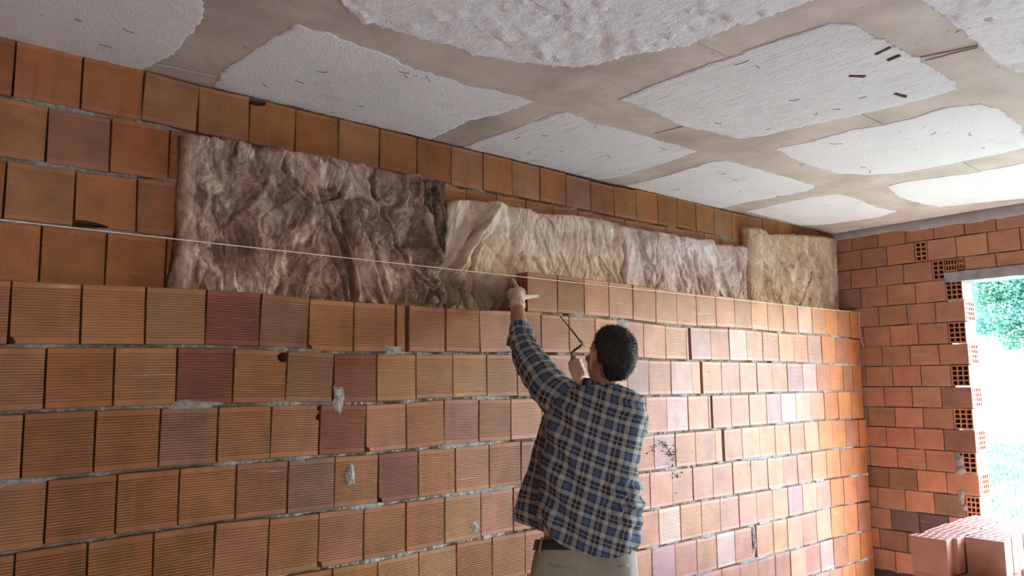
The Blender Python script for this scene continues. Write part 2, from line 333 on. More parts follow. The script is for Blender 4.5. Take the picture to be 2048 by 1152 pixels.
# ------------------------------------------------------------------ inner wall (the one being built)
def course_z(n): return lambda x: lerp_tab(TAB[n], x)
wall_inner = empty('wall_inner', (0, 0, 0)); wall_inner['kind'] = 'structure'
SPECIAL = {('C1', 3): T_GRY, ('C1', 4): T_RED, ('C1', 5): T_GRY, ('C2', 2): T_TAN, ('C2', 3): T_RED, ('C2', 4): T_TAN, ('C2', 6): T_RED, ('C2', 7): T_TAN, ('C2', 8): T_TAN,
           ('C3', 3): T_GRY, ('C3', 6): T_RED, ('C4', 7): T_RED}
CHIPS = {('C2', 4): 3, ('C3', 5): 1, ('C6', 5): 0, ('C3', 7): 2, ('C1', 1): 2, ('C1', 6): 2, ('C2', 18): 3, ('C4', 7): 2, ('C5', 6): 2, ('C6', 8): 2}
placed_brick = None; rest = []
for k in range(10):
    n = 'C%d' % k; zt = course_z(n + 't'); zb = course_z('C%dt' % (k+1)) if k < 9 else (lambda x: .012)
    if k < 9: gs = [list(g) for g in TAB[n]]
    else: gs = [[5.05 - .195*i for i in range(24)][::-1] + [5.345]]
    if k > 0:
        while gs[0][0] > -1.7: gs[0].insert(0, gs[0][0] - .1955)
        if k < 9 and gs[-1][-1] < 5.2: gs[-1].append(5.345)
    if n == 'C1': pass
    for i, (a, b, shard) in enumerate(fill(gs)):
        if k == 0 and i == 0:
            first = (a, b)                                                # the brick still in the mason's hand
        x = (a + b) / 2; top = zt(x) - (0 if k == 0 or (k == 1 and x < 1.9) else .011); bot = zb(x) + .0005
        if k == 9: bot = .012
        h = top - bot; z = (top + bot) / 2; sx = (b - a - .0070) / BW
        ok = seen(Vector((x, 0, z))) or seen(Vector((x, 0, z + .1)))
        if not ok and not (k == 0 and i == 0): rest.append((x, 0, z, sx, None)); continue
        vis = i - sum(1 for (p, q, s_) in fill(gs) if q < -.30)
        if shard: me = ME_S
        elif x > 4.72 or (x > 4.2 and random.random() < .35): me = ME_S
        elif (n, vis) in CHIPS: me = ME_CHIP[CHIPS[(n, vis)]]
        else: me = random.choice(ME_G[:2] if x < 2.3 else ME_G[1:] + [ME_G4])
        if k == 0 and i == 0:
            me = None; placed = (x, z, sx, h / .192); continue
        o = link('brick', me, None, wall_inner, (x, random.uniform(-.002, .002) + (.008 if shard else 0), z))
        o.scale = (sx, 1, h / .192); o.rotation_euler = (random.uniform(-.004, .004), -math.atan((zt(b) - zt(a)) / (b - a)) * .9, random.uniform(-.006, .006))
        r = random.random()
        if (n, vis) in SPECIAL and not shard: c = SPECIAL[(n, vis)]
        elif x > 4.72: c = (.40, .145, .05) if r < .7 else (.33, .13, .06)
        elif x > 2.3: c = T_PK if r < (.28 if k < 2 else .60) else ((.42, .195, .098) if r < .84 else ((.35, .185, .145) if r < .93 else (.46, .27, .20)))  # pinker bricks, also paler with some window light put into their colour
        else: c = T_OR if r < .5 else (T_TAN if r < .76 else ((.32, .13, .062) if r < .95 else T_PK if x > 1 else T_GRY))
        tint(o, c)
rest_of(rest, None, wall_inner)
mm = MB()
for k in range(1, 10):
    zt = course_z('C%dt' % k); x0 = 1.9 if k == 1 else -1.8
    mortar_strip(mm, x0, 5.34, (lambda x, zt=zt: zt(x) - .0105), 0, .075, .011, seed=k, squeeze=.005)
for j, (x, z, rx, rz) in enumerate([(.924, 1.152, .022, .036), (2.565, 1.83, .045, .03), (3.75, .56, .012, .05), (3.752, .50, .014, .05), (1.541, .874, .02, .03), (1.10, 1.652, .05, .02), (.30, 1.44, .10, .014), (.86, 1.45, .03, .05), (2.2, 1.858, .05, .014), (4.1, 1.64, .05, .012), (4.6, .82, .06, .012)]):
    smear(mm, (x, -.001, z), (0, -1, 0), rx, rz, .006, j)
o = mm.build('mortar', M_MORTAR, wall_inner, True); o['kind'] = 'stuff'

mm = MB(); rs = random.Random(23)
for c0, c1, n_ in (((2.84, 1.20), (2.95, 1.10), 26), ((2.86, 1.16), (3.05, 1.05), 30), ((2.98, 1.14), (2.93, 1.0), 30), ((2.9, 1.0), (3.03, .98), 16), ((2.75, 1.13), (2.82, 1.16), 12)):
    for i in range(n_):
        t_ = rs.random(); r_ = rs.uniform(.0018, .005)
        smear(mm, (c0[0] + (c1[0]-c0[0])*t_ + rs.gauss(0, .014), -.0015, c0[1] + (c1[1]-c0[1])*t_ + rs.gauss(0, .012)), (0, -1, 0), r_ * rs.uniform(.7, 1.6), r_, .002, i)
for i in range(70):
    smear(mm, (rs.uniform(1.9, 4.6), -.0015, rs.choice((1.95, 1.75, 1.55, 1.3, 1.1, .9)) + rs.gauss(0, .05)), (0, -1, 0), rs.uniform(.0015, .004), rs.uniform(.0015, .006), .002, i)
o = mm.build('mortar_spatter', simple('dark_spatter', (.07, .055, .045), .9, .1), wall_inner, True); o['kind'] = 'stuff'
# the brick being set
bx, bz, bs, bh = placed
t = empty('hollow_brick', (bx, 0, bz - .096 * bh))
t.rotation_euler = (0, 0, 0)
o = link('body', brick_mesh(BW * bs, .192 * bh, .085, 18, .0024), None, t, (0, 0, .096 * bh)); tint(o, T_TAN, 0)
hm = holed_mesh(.085, .192 * bh, .012, 3, 5, .010, .008)
o = link('hole_face', hm, None, t, (-BW * bs / 2 - .012, .0425, .096 * bh)); o.rotation_euler = (0, 0, -pi/2); tint(o, T_OR, 0)
tag(t, 'hollow brick the man is setting at the left end of the top course', 'brick')

# ------------------------------------------------------------------ back wall (older leaf behind the insulation)
YB = .19
wall_back = empty('wall_back', (0, 0, 0)); wall_back['kind'] = 'structure'
for k in range(4):
    n = 'B%d' % k; gs = [list(g) for g in TAB[n]]
    zt = course_z(n + 't'); zb = course_z('B%dt' % (k+1)) if k < 3 else (lambda x: 1.853)
    if k >= 2: zt0 = zt; zt = (lambda x, f=zt0, k=k: f(x) if x < .3 else f(.3) + .006 * (x - .3))
    if k + 1 >= 2 and k < 3: zb0 = zb; zb = (lambda x, f=zb0: f(x) if x < .3 else f(.3) + .006 * (x - .3))
    while gs[0][0] > -1.75: gs[0].insert(0, gs[0][0] - .199)
    while gs[-1][-1] < 5.13: gs[-1].append(gs[-1][-1] + .199)
    if gs[-1][-1] < 5.33: gs[-1].append(5.355)
    rest_b = []
    for i, (a, b, shard) in enumerate(fill(gs, .199)):
        x = (a + b) / 2; top = zt(x) - (.004 if k == 0 else .011); bot = zb(x) + .0005; h = top - bot; z = (top + bot) / 2; sx = (b - a - .007) / BW
        if not seen(Vector((x, YB, z))): rest_b.append((x, YB, z, sx, None)); continue
        if k == 0 and x > 2.4 and x < 3.0: h -= .012 * random.random(); z = bot + h/2
        me = random.choice(ME_B)
        if k == 0 and .93 < x < 1.14 and False: me = ME_BTOP
        if k == 0 and abs(x - .631) < .1: me = ME_BTOP
        if k == 2 and abs(x - .031) < .1: me = ME_BCHIP
        o = link('brick', me, None, wall_back, (x, YB + random.uniform(-.002, .002), z)); o.scale = (sx, 1, h / .2)
        o.rotation_euler = (random.uniform(-.004, .004), -math.atan((zt(b) - zt(a)) / (b - a)) * .9, random.uniform(-.005, .005))
        r = random.random(); c = (.41, .168, .060) if r < .5 else ((.36, .140, .050) if r < .75 else ((.43, .20, .088) if r < .95 else (.35, .175, .085)))
        tint(o, c)
    if rest_b: rest_of(rest_b, None, wall_back)
mm = MB()
for k in range(1, 4):
    zt0 = course_z('B%dt' % k)
    zt = zt0 if k < 2 else (lambda x, f=zt0: f(x) if x < .3 else f(.3) + .006 * (x - .3))
    mortar_strip(mm, -1.8, 5.34, (lambda x, zt=zt: zt(x) - .0105), YB, YB + .09, .011, seed=20 + k, squeeze=.006)
smear(mm, (.18, YB - .001, 2.478), (0, -1, 0), .07, .012, .008, 3); smear(mm, (.47, YB - .001, 2.48), (0, -1, 0), .05, .010, .006, 4)
o = mm.build('mortar', M_MORTAR, wall_back, True); o['kind'] = 'stuff'
mb = MB(); mb.box((-2.6, YB + .08, 0), (5.36, YB + .22, 2.9)); mb.box((-2.6, YB, 0), (5.36, YB + .08, 1.82)); mb.build('backing', M_DARK, wall_back)

# ------------------------------------------------------------------ right wall with the opening
XR = 5.36
wall_right = empty('wall_right', (XR, 0, 0)); wall_right['kind'] = 'structure'
ZB = [2.549, 2.394, 2.242, 2.085, 1.932, 1.776, 1.6235, 1.469, 1.316, 1.1655, 1.013, .863, .711, .556, .404, .254, .102, -.05]
RJ = [[.022,-.184,-.391,-.595,-.799,-1.0],[-.046,-.246,-.452],[.046,-.157,-.359,-.563],[-.022,-.229,-.434,-.641],[.048,-.153,-.363,-.563,-.757],
      [-.025,-.23,-.431,-.637],[.048,-.157,-.363,-.565,-.757],[-.024,-.228,-.43,-.633],[.048,-.155,-.358,-.558,-.757],[-.02,-.225,-.424,-.628],
      [.055,-.148,-.353,-.553,-.757],[-.018,-.22,-.421,-.622],[.058,-.146,-.35,-.55,-.757],[-.052,-.255,-.458,-.664],[.06,-.142,-.344,-.545,-.757],[-.049,-.25,-.45,-.65],[.05,-.155,-.357,-.556,-.757]]
def rbrick(y0, y1, z0, z1, me=None, c=None, dx=0, name='brick'):
    o = link(name, me or random.choice(ME_R), None, wall_right, (random.uniform(-.002, .002) + dx, (y0 + y1) / 2, (z0 + z1) / 2))
    o.rotation_euler = (0, random.uniform(-.004, .004), -pi/2 + random.uniform(-.006, .006)); o.scale = ((y0 - y1 - .006) / BW, 1, (z1 - z0) / .145)
    r = random.random(); tint(o, c or ((.40, .188, .108) if r < .6 else ((.38, .182, .11) if r < .85 else (.35, .168, .10))))
    return o
SOOT = {(14, 2): (.12, .07, .055), (14, 3): (.10, .062, .05), (13, 3): (.16, .10, .06), (12, 1): (.26, .13, .07), (12, 2): (.24, .125, .075), (10, 4): (.22, .105, .075), (8, 4): (.24, .11, .08), (15, 2): (.22, .11, .065), (15, 1): (.22, .115, .07)}
def rholed(me, w, h, y0, y1, z0, z1, c=None):
    o = link('brick', me, None, wall_right, (0, (y0 + y1) / 2, (z0 + z1) / 2)); o.rotation_euler = (0, 0, -pi/2)
    o.scale = ((y0 - y1 - .006) / w, 1, (z1 - z0) / h); tint(o, c or (.40, .17, .09)); return o
for k in range(17):
    z1 = (ZB[k-1] - .004) if k else 2.668; z0 = ZB[k] + .004
    g = list(RJ[k]); g.insert(0, YB - .002)
    if k in (0, 1, 2):
        if k == 1: g = g[:4]; 
        if k == 2: g = g[:5]
    for a, b in zip(g, g[1:]):
        if a - b < .03: continue
        rbrick(a, b, z0, z1, c=SOOT.get((k, g.index(a))))
    if k == 0:
        y = g[-1]
        while y > -3.2: rbrick(y, y - .203, z0, z1); y -= .203
    if k == 1:
        rholed(ME_RH2, .086, .145, -.452, -.54, z0, z1); y = -.54
        for j in (-.736, -.939, -1.137): rbrick(y, j, z0, z1); y = j
        while y > -3.2: rbrick(y, y - .2, z0, z1); y -= .2
    if k == 2:
        rholed(ME_RH2, .086, .145, -.562, -.65, z0, z1)
        rholed(ME_RHS, .125, .085, -.652, -.735, 2.298, z1); rholed(ME_RHS, .125, .085, -.735, -.782, 2.305, z1)
        y = -.782
        while y > -3.2: rbrick(y, y - .198, 2.298, z1); y -= .198
    if k >= 3 and k % 2 == 1:                                            # header with its holes towards the room
        rholed(ME_RH3, .125, .145, g[-1], -.757, z0, z1)
    if k >= 4 and k % 2 == 0:                                            # jamb brick with its holes towards the opening
        o = link('brick', ME_RHJ, None, wall_right, (.098, -.758, (z0 + z1) / 2)); o.scale = (1, .97, (z1 - z0) / .145); tint(o, (.46, .18, .10))
mm = MB()
for k in range(17):
    y1 = 3.2 if k < 2 else (.66 if k == 2 else (.745 if k % 2 == 0 else .63))
    mortar_strip(mm, -YB, y1, (lambda x, k=k: ZB[k] - .003), .004, .08, .006, axis=1, seed=40 + k, squeeze=-.002)
n = 150; vs = []                                                          # mortar bedding under the ceiling
for i in range(n + 1):
    y = YB - 2.6 * i / n; a = fbm((y * 5, 3, 1), 4); zl = 2.652 + .016 * a - (.02 if y < -.2 else 0) * max(0, min(1, (-.2 - y) / .4))
    for (xx, zz) in ((.05, 2.74), (-.004 + .003 * a, 2.74), (-.008 + .003*noise.noise(Vector((y*30, 0, 0))), 2.70), (-.006, zl + .006), (.0, zl), (.05, zl)): vs.append((xx, y, zz))
M_PATCH = simple('mortar_patch_grey', (.20, .19, .18), .9, .15, .3, 60, .7, 120); mp = MB(); mbed = MB(); mbed.add(vs, [(i*6+j, i*6+j+1, i*6+7+j, i*6+6+j) for i in range(n) for j in range(5)]); mbed.build('mortar_bed', simple('smooth_grey_mortar', (.30, .285, .265), .85, .2, .2, 8, .35, 40), wall_right, True)
smear(mp, (-.003, -.640, .945), (-1, 0, 0), .030, .055, .010, 11); smear(mp, (-.003, -.646, .885), (-1, 0, 0), .034, .035, .010, 12); smear(mp, (-.003, -.640, .70), (-1, 0, 0), .024, .05, .008, 13)
smear(mm, (-.003, .02, 1.01), (-1, 0, 0), .03, .04, .006, 14); smear(mp, (-.003, -.66, .63), (-1, 0, 0), .014, .03, .007, 16)
o = mm.build('mortar', M_MORTAR, wall_right, True); o['kind'] = 'stuff'
o = mp.build('mortar_patch', M_PATCH, wall_right, True); o['kind'] = 'stuff'
mb = MB(); mb.box((.06, -.60, 0), (.18, YB + .2, 2.9)); mb.box((.06, -5.4, 2.30), (.18, -.59, 2.9)); mb.box((.0, -5.5, 0), (.19, WY1, 2.9))
mb.build('core', M_DARK, wall_right)
M_LINTEL = simple('grey_lintel_concrete', (.27, .26, .25), .85, .2, .25, 9, .6, 50)
n = 60; vs = []
for i in range(n + 1):
    y = -.645 - (3.3 - .645) * i / n; e = .008 * fbm((y * 8, 1, 2), 4)
    vs += [(-.006, y, 2.292 + e*.4), (-.008, y, 2.222 + e - .012 * (i / n)), (.19, y, 2.218), (.19, y, 2.292)]
lin = link('trim_1', mesh(vs, [(i*4+j, i*4+(j+1)%4, i*4+4+(j+1)%4, i*4+4+j) for i in range(n) for j in range(4)] + [(0,1,2,3), (n*4+3, n*4+2, n*4+1, n*4)]), M_LINTEL, None, (XR, 0, 0)); lin['kind'] = 'structure'

# ------------------------------------------------------------------ floor, rest of the room
M_FLOOR = simple('dusty_concrete_floor', (.62, .57, .51), .85, .2, .25, 4, .3, 30)
mb = MB(); mb.box((-2.75, -5.6, -.15), (5.55, .41, 0)); o = mb.build('floor', M_FLOOR); o['kind'] = 'structure'
M_PLAIN = simple('brick_coloured_wall', (.42, .20, .11), .85, .2, .2, 6, .4, 40)
mb = MB(); mb.box((-2.75, -5.4, 0), (-2.6, .3, 2.9)); o = mb.build('wall_left', M_PLAIN); o['kind'] = 'structure'
mb = MB(); mb.box((-2.75, -5.55, 0), (RX0, -5.4, 2.9)); mb.box((RX1, -5.55, 0), (5.5, -5.4, 2.9)); mb.box((RX0, -5.55, 2.1), (RX1, -5.4, 2.9)); o = mb.build('wall_rear', M_PLAIN); o['kind'] = 'structure'  # rear wall is left open only for the added doorway

# ------------------------------------------------------------------ ceiling: concrete ribs and foam blocks
def cz(x): return 2.683 + .0052 * x
ceiling = empty('ceiling', (0, 0, 2.68)); ceiling['kind'] = 'structure'
nx, ny = 60, 50; vs = []
for j in range(ny + 1):
    for i in range(nx + 1):
        x = -2.75 + 8.3 * i / nx; y = -5.6 + 6.05 * j / ny; vs.append((x, y, cz(x) - 2.68 + .003 * fbm((x*1.5, y*1.5, 0), 3)))
fs = [(j*(nx+1)+i, j*(nx+1)+i+1, (j+1)*(nx+1)+i+1, (j+1)*(nx+1)+i) for j in range(ny) for i in range(nx)]
b0 = len(vs); vs += [(-2.75,-5.6,.25), (5.55,-5.6,.25), (5.55,.45,.25), (-2.75,.45,.25)]
fs += [(b0,b0+3,b0+2,b0+1), tuple(range(nx+1))+(b0+1,b0), tuple(range(ny*(nx+1), (ny+1)*(nx+1)))[::-1]+(b0+3,b0+2), tuple(j*(nx+1) for j in range(ny+1))[::-1]+(b0,b0+3), tuple(j*(nx+1)+nx for j in range(ny+1))+(b0+2,b0+1)]
link('concrete_slab', mesh(vs, fs, False), M_CONC, ceiling)
def inside(p, poly):
    c = False; n = len(poly)
    for i in range(n):
        (x0, y0), (x1, y1) = poly[i], poly[i-1]
        if (y0 > p[1]) != (y1 > p[1]) and p[0] < (x1-x0)*(p[1]-y0)/(y1-y0+1e-12)+x0: c = not c
    return c
def densify(poly, step=.009, amp=.006, seed=0):
    out = []; n = len(poly)
    for i in range(n):
        a = Vector(poly[i]); b = Vector(poly[(i+1) % n]); L = (b-a).length; m = max(1, int(L/step)); nn = Vector((-(b-a).y, (b-a).x)).normalized()
        for j in range(m):
            p = a + (b-a)*j/m; q = fbm((p.x*14, p.y*14, seed), 4); out.append(p + nn * (amp * 1.6 * q + .005 * noise.noise(Vector((p.x*75, p.y*75, seed))) + .006 * noise.noise(Vector((p.x*38, p.y*38, seed + 4)))))
    return out
def foam(poly, m, drop, bumps, seed):
    """a foam block with a ragged outline where concrete crept over its edge, its own thickness and a pitted face"""
    ed = densify(poly, seed=seed); bm = bmesh.new()
    x0 = min(p.x for p in ed); x1 = max(p.x for p in ed); y0 = min(p.y for p in ed); y1 = max(p.y for p in ed)
    from mathutils import geometry
    pts = [p.copy() for p in ed]; ne = len(pts); st = .008 if bumps > 1.4 else .014; rl = random.Random(int(seed * 10)); lumps = [(rl.uniform(x0, x1), rl.uniform(y0, y1), rl.uniform(.006, .020), rl.choice((1, 1, -1)) * rl.uniform(.006, .018)) for _ in range(150)]; P2 = [tuple(p) for p in ed]
    for i in range(int((x1-x0)/st)+1):
        for j in range(int((y1-y0)/st)+1):
            p = Vector((x0+i*st+random.uniform(-.006,.006), y0+j*st+random.uniform(-.006,.006)))
            if inside(p, P2): pts.append(p)
    r = geometry.delaunay_2d_cdt(pts, [(i, (i+1) % ne) for i in range(ne)], [list(range(ne))], 1, 1e-5)
    vs = []; orig = r[3]
    for p, og in zip(r[0], orig):
        e = any(o_ < ne for o_ in og); h = 0
        if not e:
            h = .0025 * fbm((p.x*16, p.y*16, seed), 4) * bumps + (.0016 if bumps < 1.4 else .0032) * noise.noise(Vector((p.x*75, p.y*75, seed)))
            if bumps > 1.4:
                for (lx, ly, lr, la) in lumps:
                    dd = ((p.x - lx) / 1.5) ** 2 + (p.y - ly) ** 2
                    if dd < 9 * lr * lr: h += la * exp(-dd / lr / lr)
        vs.append((p.x, p.y, cz(p.x) - 2.68 - drop - h + (drop*.25 if e else 0)))
    n0 = len(vs); fs = [tuple(f) for f in r[2]]
    me = bpy.data.meshes.new('foam'); 
    b = bmesh.new(); V = [b.verts.new(v) for v in vs]
    for f in fs:
        try: b.faces.new([V[i] for i in f])
        except Exception: pass
    bd = [e for e in b.edges if e.is_boundary]; ex = bmesh.ops.extrude_edge_only(b, edges=bd)
    for v in [g for g in ex['geom'] if isinstance(g, bmesh.types.BMVert)]: v.co.z = cz(v.co.x) - 2.68 + .02
    bmesh.ops.recalc_face_normals(b, faces=b.faces); b.to_mesh(me); b.free()
    me.polygons.foreach_set('use_smooth', [True]*len(me.polygons))
    return link('foam_block', me, m, ceiling)
def rect(x0, x1, y0, y1): return [(x0,y0),(x1,y0),(x1,y1),(x0,y1)]
FO = [
 ([(-.86,.22),(-.86,-.30),(-.80,-.47),(.03,-.50),(.119,-.49),(.151,-.413),(.171,-.302),(.168,-.137),(.174,-.031),(.143,.091),(.117,.215)], M_FOAM, .0035, 1.0),
 ([(.385,.20),(.372,.106),(.366,.039),(.377,-.208),(.395,-.385),(.421,-.507),(.532,-.517),(.614,-.503),(.734,-.501),(.912,-.455),(1.172,-.454),(1.306,-.478),(1.478,-.485),(1.478,-.42),(1.464,-.285),(1.41,-.136),(1.418,.029),(1.413,.20)], M_FOAM, .0035, .9),
 ([(1.612,.207),(1.635,-.075),(1.642,-.283),(1.652,-.439),(1.678,-.475),(1.855,-.457),(2.101,-.482),(2.41,-.493),(2.601,-.491),(2.63,-.371),(2.645,-.12),(2.651,.071),(2.604,.205)], M_FOAM2, .0035, .8),
 ([(2.832,.205),(2.854,-.093),(2.824,-.423),(2.856,-.496),(3.039,-.501),(3.377,-.516),(3.788,-.517),(3.838,-.418),(3.828,-.18),(3.799,-.017),(3.818,.205)], M_FOAM, .0035, .6),
 ([(4.048,.14),(4.013,-.142),(4.013,-.383),(4.078,-.518),(4.322,-.525),(4.652,-.489),(4.905,-.526),(5.005,-.361),(4.931,.016),(4.814,.157)], M_FOAM, .0035, .6),
 ([(1.75,-.727),(1.733,-.881),(1.736,-1.024),(1.748,-1.266),(1.759,-1.454),(1.771,-1.564),(1.784,-1.629),(1.844,-1.671),(2.041,-1.686),(2.222,-1.693),(2.324,-1.701),(2.529,-1.71),(2.744,-1.684),(2.751,-1.519),(2.717,-1.235),(2.657,-.962),(2.646,-.841),(2.596,-.753),(2.21,-.691),(1.997,-.72),(1.819,-.735)], M_FOAM2, .005, 1.3),
 ([(2.887,-.777),(2.918,-.926),(2.908,-1.151),(2.955,-1.285),(2.966,-1.397),(2.932,-1.563),(3.011,-1.68),(3.158,-1.708),(3.339,-1.701),(3.544,-1.684),(3.885,-1.608),(3.909,-1.453),(3.905,-1.33),(3.91,-1.207),(3.874,-.978),(3.777,-.853),(3.622,-.754),(3.362,-.725),(3.144,-.733),(3.008,-.76)], M_FOAM, .0035, .7),
 ([(4.13,-.793),(4.103,-.923),(4.208,-1.227),(4.213,-1.5),(4.25,-1.66),(5.10,-1.68),(5.177,-1.229),(5.058,-.921),(5.0,-.778),(4.8,-.735),(4.494,-.718)], M_FOAM, .0035, .6),
 ([(.39,-.80),(.492,-.734),(.541,-.711),(.649,-.711),(.764,-.712),(.909,-.73),(1.073,-.749),(1.154,-.779),(1.244,-.814),(1.332,-.868),(1.387,-.924),(1.405,-.994),(1.421,-1.063),(1.478,-1.173),(1.511,-1.268),(1.516,-1.401),(1.548,-1.466),(1.553,-1.552),(1.56,-1.69),(.42,-1.70)], M_FOAM, .022, 2.2),
 ([(1.74,-1.903),(1.899,-1.894),(1.997,-1.888),(2.086,-1.887),(2.15,-1.892),(2.286,-1.888),(2.432,-1.885),(2.573,-1.875),(2.734,-1.896),(2.75,-2.85),(1.72,-2.85)], M_FOAM, .009, 1.6),
 (rect(-.86,.16,-1.70,-.73), M_FOAM, .008, 1.2), (rect(2.93,3.92,-2.85,-1.90), M_FOAM, .008, 1), (rect(.42,1.52,-2.85,-1.90), M_FOAM, .008, 1), (rect(4.2,5.15,-2.85,-1.90), M_FOAM, .008, 1),
]
for i, (poly, m, d, bp) in enumerate(FO): foam(poly, m, d, bp, i * 3.7)
def scrap(pts, r, n=5):
    mb = MB(); mb.tube(pts, r, n); return mb.build('wire_scrap', M_RUST, ceiling)
for (x, y) in [(-.02,-.14),(-.05,.04),(.63,-.22),(.52,.03),(.6,-.09),(.87,-.41),(.9,-.4),(.97,-.44),(.92,0),(1.73,-.11),(1.79,-.2),(1.88,-.47),(1.92,.04),(2.03,-.07),(2.28,-.17),(2.53,-.04),(.92,-.8),(1.24,-1.22),(1.82,-1.3),(1.88,-1.29),(2.32,-1.22),(2.52,-1.41),(2.54,-1.18),(2.29,-.83),(2.56,-.94),(2.39,-.43),(3.49,-.17),(3.15,.03),(3.06,-1.04),(3.24,-1.41),(3.39,-1.51),(3.54,-.91),(3.66,-.9),(3.25,-.73),(3.69,-1.46),(3.06,-.33),(3.2,-.32),(3.81,-.26),(2.18,-1.92),(2.32,-1.96),(2.15,-1.91),(2.58,-1.27)]:
    a = random.uniform(-.4, 1.0) + (pi/2 if random.random() < .3 else 0); L = random.uniform(.025, .06); bnd = random.uniform(-.6, .6); zz = cz(x) - 2.68 - .007
    P = [Vector((x, y, zz))]
    for s in range(5):
        P.append(P[-1] + Vector((cos(a), sin(a), random.uniform(-.12, .06))) * L / 5); a += bnd * random.uniform(.2, 1.4)
    scrap(P, .0013)
for (a, b) in [((2.132,-1.622),(2.114,-1.681)),((2.222,-1.626),(2.212,-1.673)),((2.25,-1.469),(2.305,-1.502)),((2.581,-1.5),(2.655,-1.512))]:
    A = Vector((*a, cz(a[0]) - 2.688)); B = Vector((*b, cz(b[0]) - 2.688)); mb = MB(); d = (B-A).normalized(); q = Vector((-d.y, d.x, 0)) * .006; z = Vector((0,0,.0022))
    mb.add([A-q-z, A+q-z, B+q-z, B-q-z, A-q+z*3, A+q+z*3, B+q+z*3, B-q+z*3], [(0,1,2,3),(4,7,6,5),(0,4,5,1),(1,5,6,2),(2,6,7,3),(3,7,4,0)]); mb.build('steel_strip', M_RUST, ceiling)
mb = MB()
for (a, b) in [((1.528,-1.261),(1.731,-1.258)),((2.74,-1.292),(2.956,-1.292)),((.149,.095),(.36,.077)),((3.942,-1.292),(4.212,-1.283)),((2.212,-.543),(2.233,-.694)),((2.346,-1.709),(2.373,-1.875)),((2.30,-1.71),(2.36,-1.88)),((3.83,-.3),(4.02,-.29)),((1.50,-.25),(1.64,-.24))]:
    P = [Vector((*a, 0)).lerp(Vector((*b, 0)), i/12) for i in range(13)]
    for p in P: p.z = cz(p.x) - 2.683 - .001*noise.noise(p*50); p.y += .003*noise.noise(p*30)
    mb.tube(P, .0032, 5)
o = mb.build('form_line', M_CONC, ceiling); o['kind'] = 'stuff'

# ------------------------------------------------------------------ mineral wool batts between the leaves
def wool_mat(name, dark, mid, light, seed, contrast=(.34, .52, .70)):
    q = NT(name, .95, .08); v = q.vmath('ADD', q.obj(), (seed, seed * .7, 0))
    w1 = q.noise(v, 3.2, 3, .6, 0, True); w2 = q.noise(v, 11, 3, .6, 0, True)
    vv = q.vmath('ADD', q.vmath('ADD', v, q.vmath('MULTIPLY', w1, (.34, .1, .34))), q.vmath('MULTIPLY', w2, (.07, .03, .07)))
    big = q.noise(q.vmath('MULTIPLY', vv, (1, 1, .7)), 6, 5, .62, .6)
    fib = q.noise(q.vmath('MULTIPLY', vv, (1.6, 1, .6)), 36, 5, .7, .7)
    wisp = q.noise(q.vmath('MULTIPLY', vv, (1.7, 1, .5)), 13, 4, .6, 1.0)
    f = q.math('ADD', q.math('MULTIPLY', big, .55), q.math('ADD', q.math('MULTIPLY', fib, .22), q.math('MULTIPLY', wisp, .25)))
    c = q.ramp(f, [(contrast[0], dark), (contrast[1], mid), (contrast[2], light)])
    q.bump(q.math('ADD', q.math('ADD', q.math('MULTIPLY', fib, .5), q.math('MULTIPLY', wisp, .9)), big), 0.75, .015)
    at_ = q.n('Attribute'); at_.attribute_name = 'wool_tone'; sx = q.n('SeparateColor'); q.t.links.new(at_.outputs['Color'], sx.inputs[0])  # first channel darkens the wool, second one pales it
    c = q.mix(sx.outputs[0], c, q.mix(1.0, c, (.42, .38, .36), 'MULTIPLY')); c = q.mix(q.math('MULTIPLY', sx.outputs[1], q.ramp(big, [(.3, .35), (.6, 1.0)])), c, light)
    return q.color(c)
PINCH = (1.455, 2.02)
def folds(x, z, A=1.0):
    """creases that run together where the batts are pinched"""
    dx, dz = x - PINCH[0], z - PINCH[1]; d = sqrt(dx*dx + dz*dz) + 1e-6; a = atan2(dx, dz)
    k = a * 7.5 + 1.6 * noise.noise(Vector((a * 2.2, d * 2.5, 1))) + .5 * fbm((x*5, z*5, 3), 2)
    env = min(1, d / .07) * exp(-d / .26)
    y = -.042 * A * env * (.25 + .75 * abs(cos(a))) * (abs(sin(k)) ** .8 * 1.5 - .7)
    y += .050 * exp(-(d / .055) ** 2)
    return y
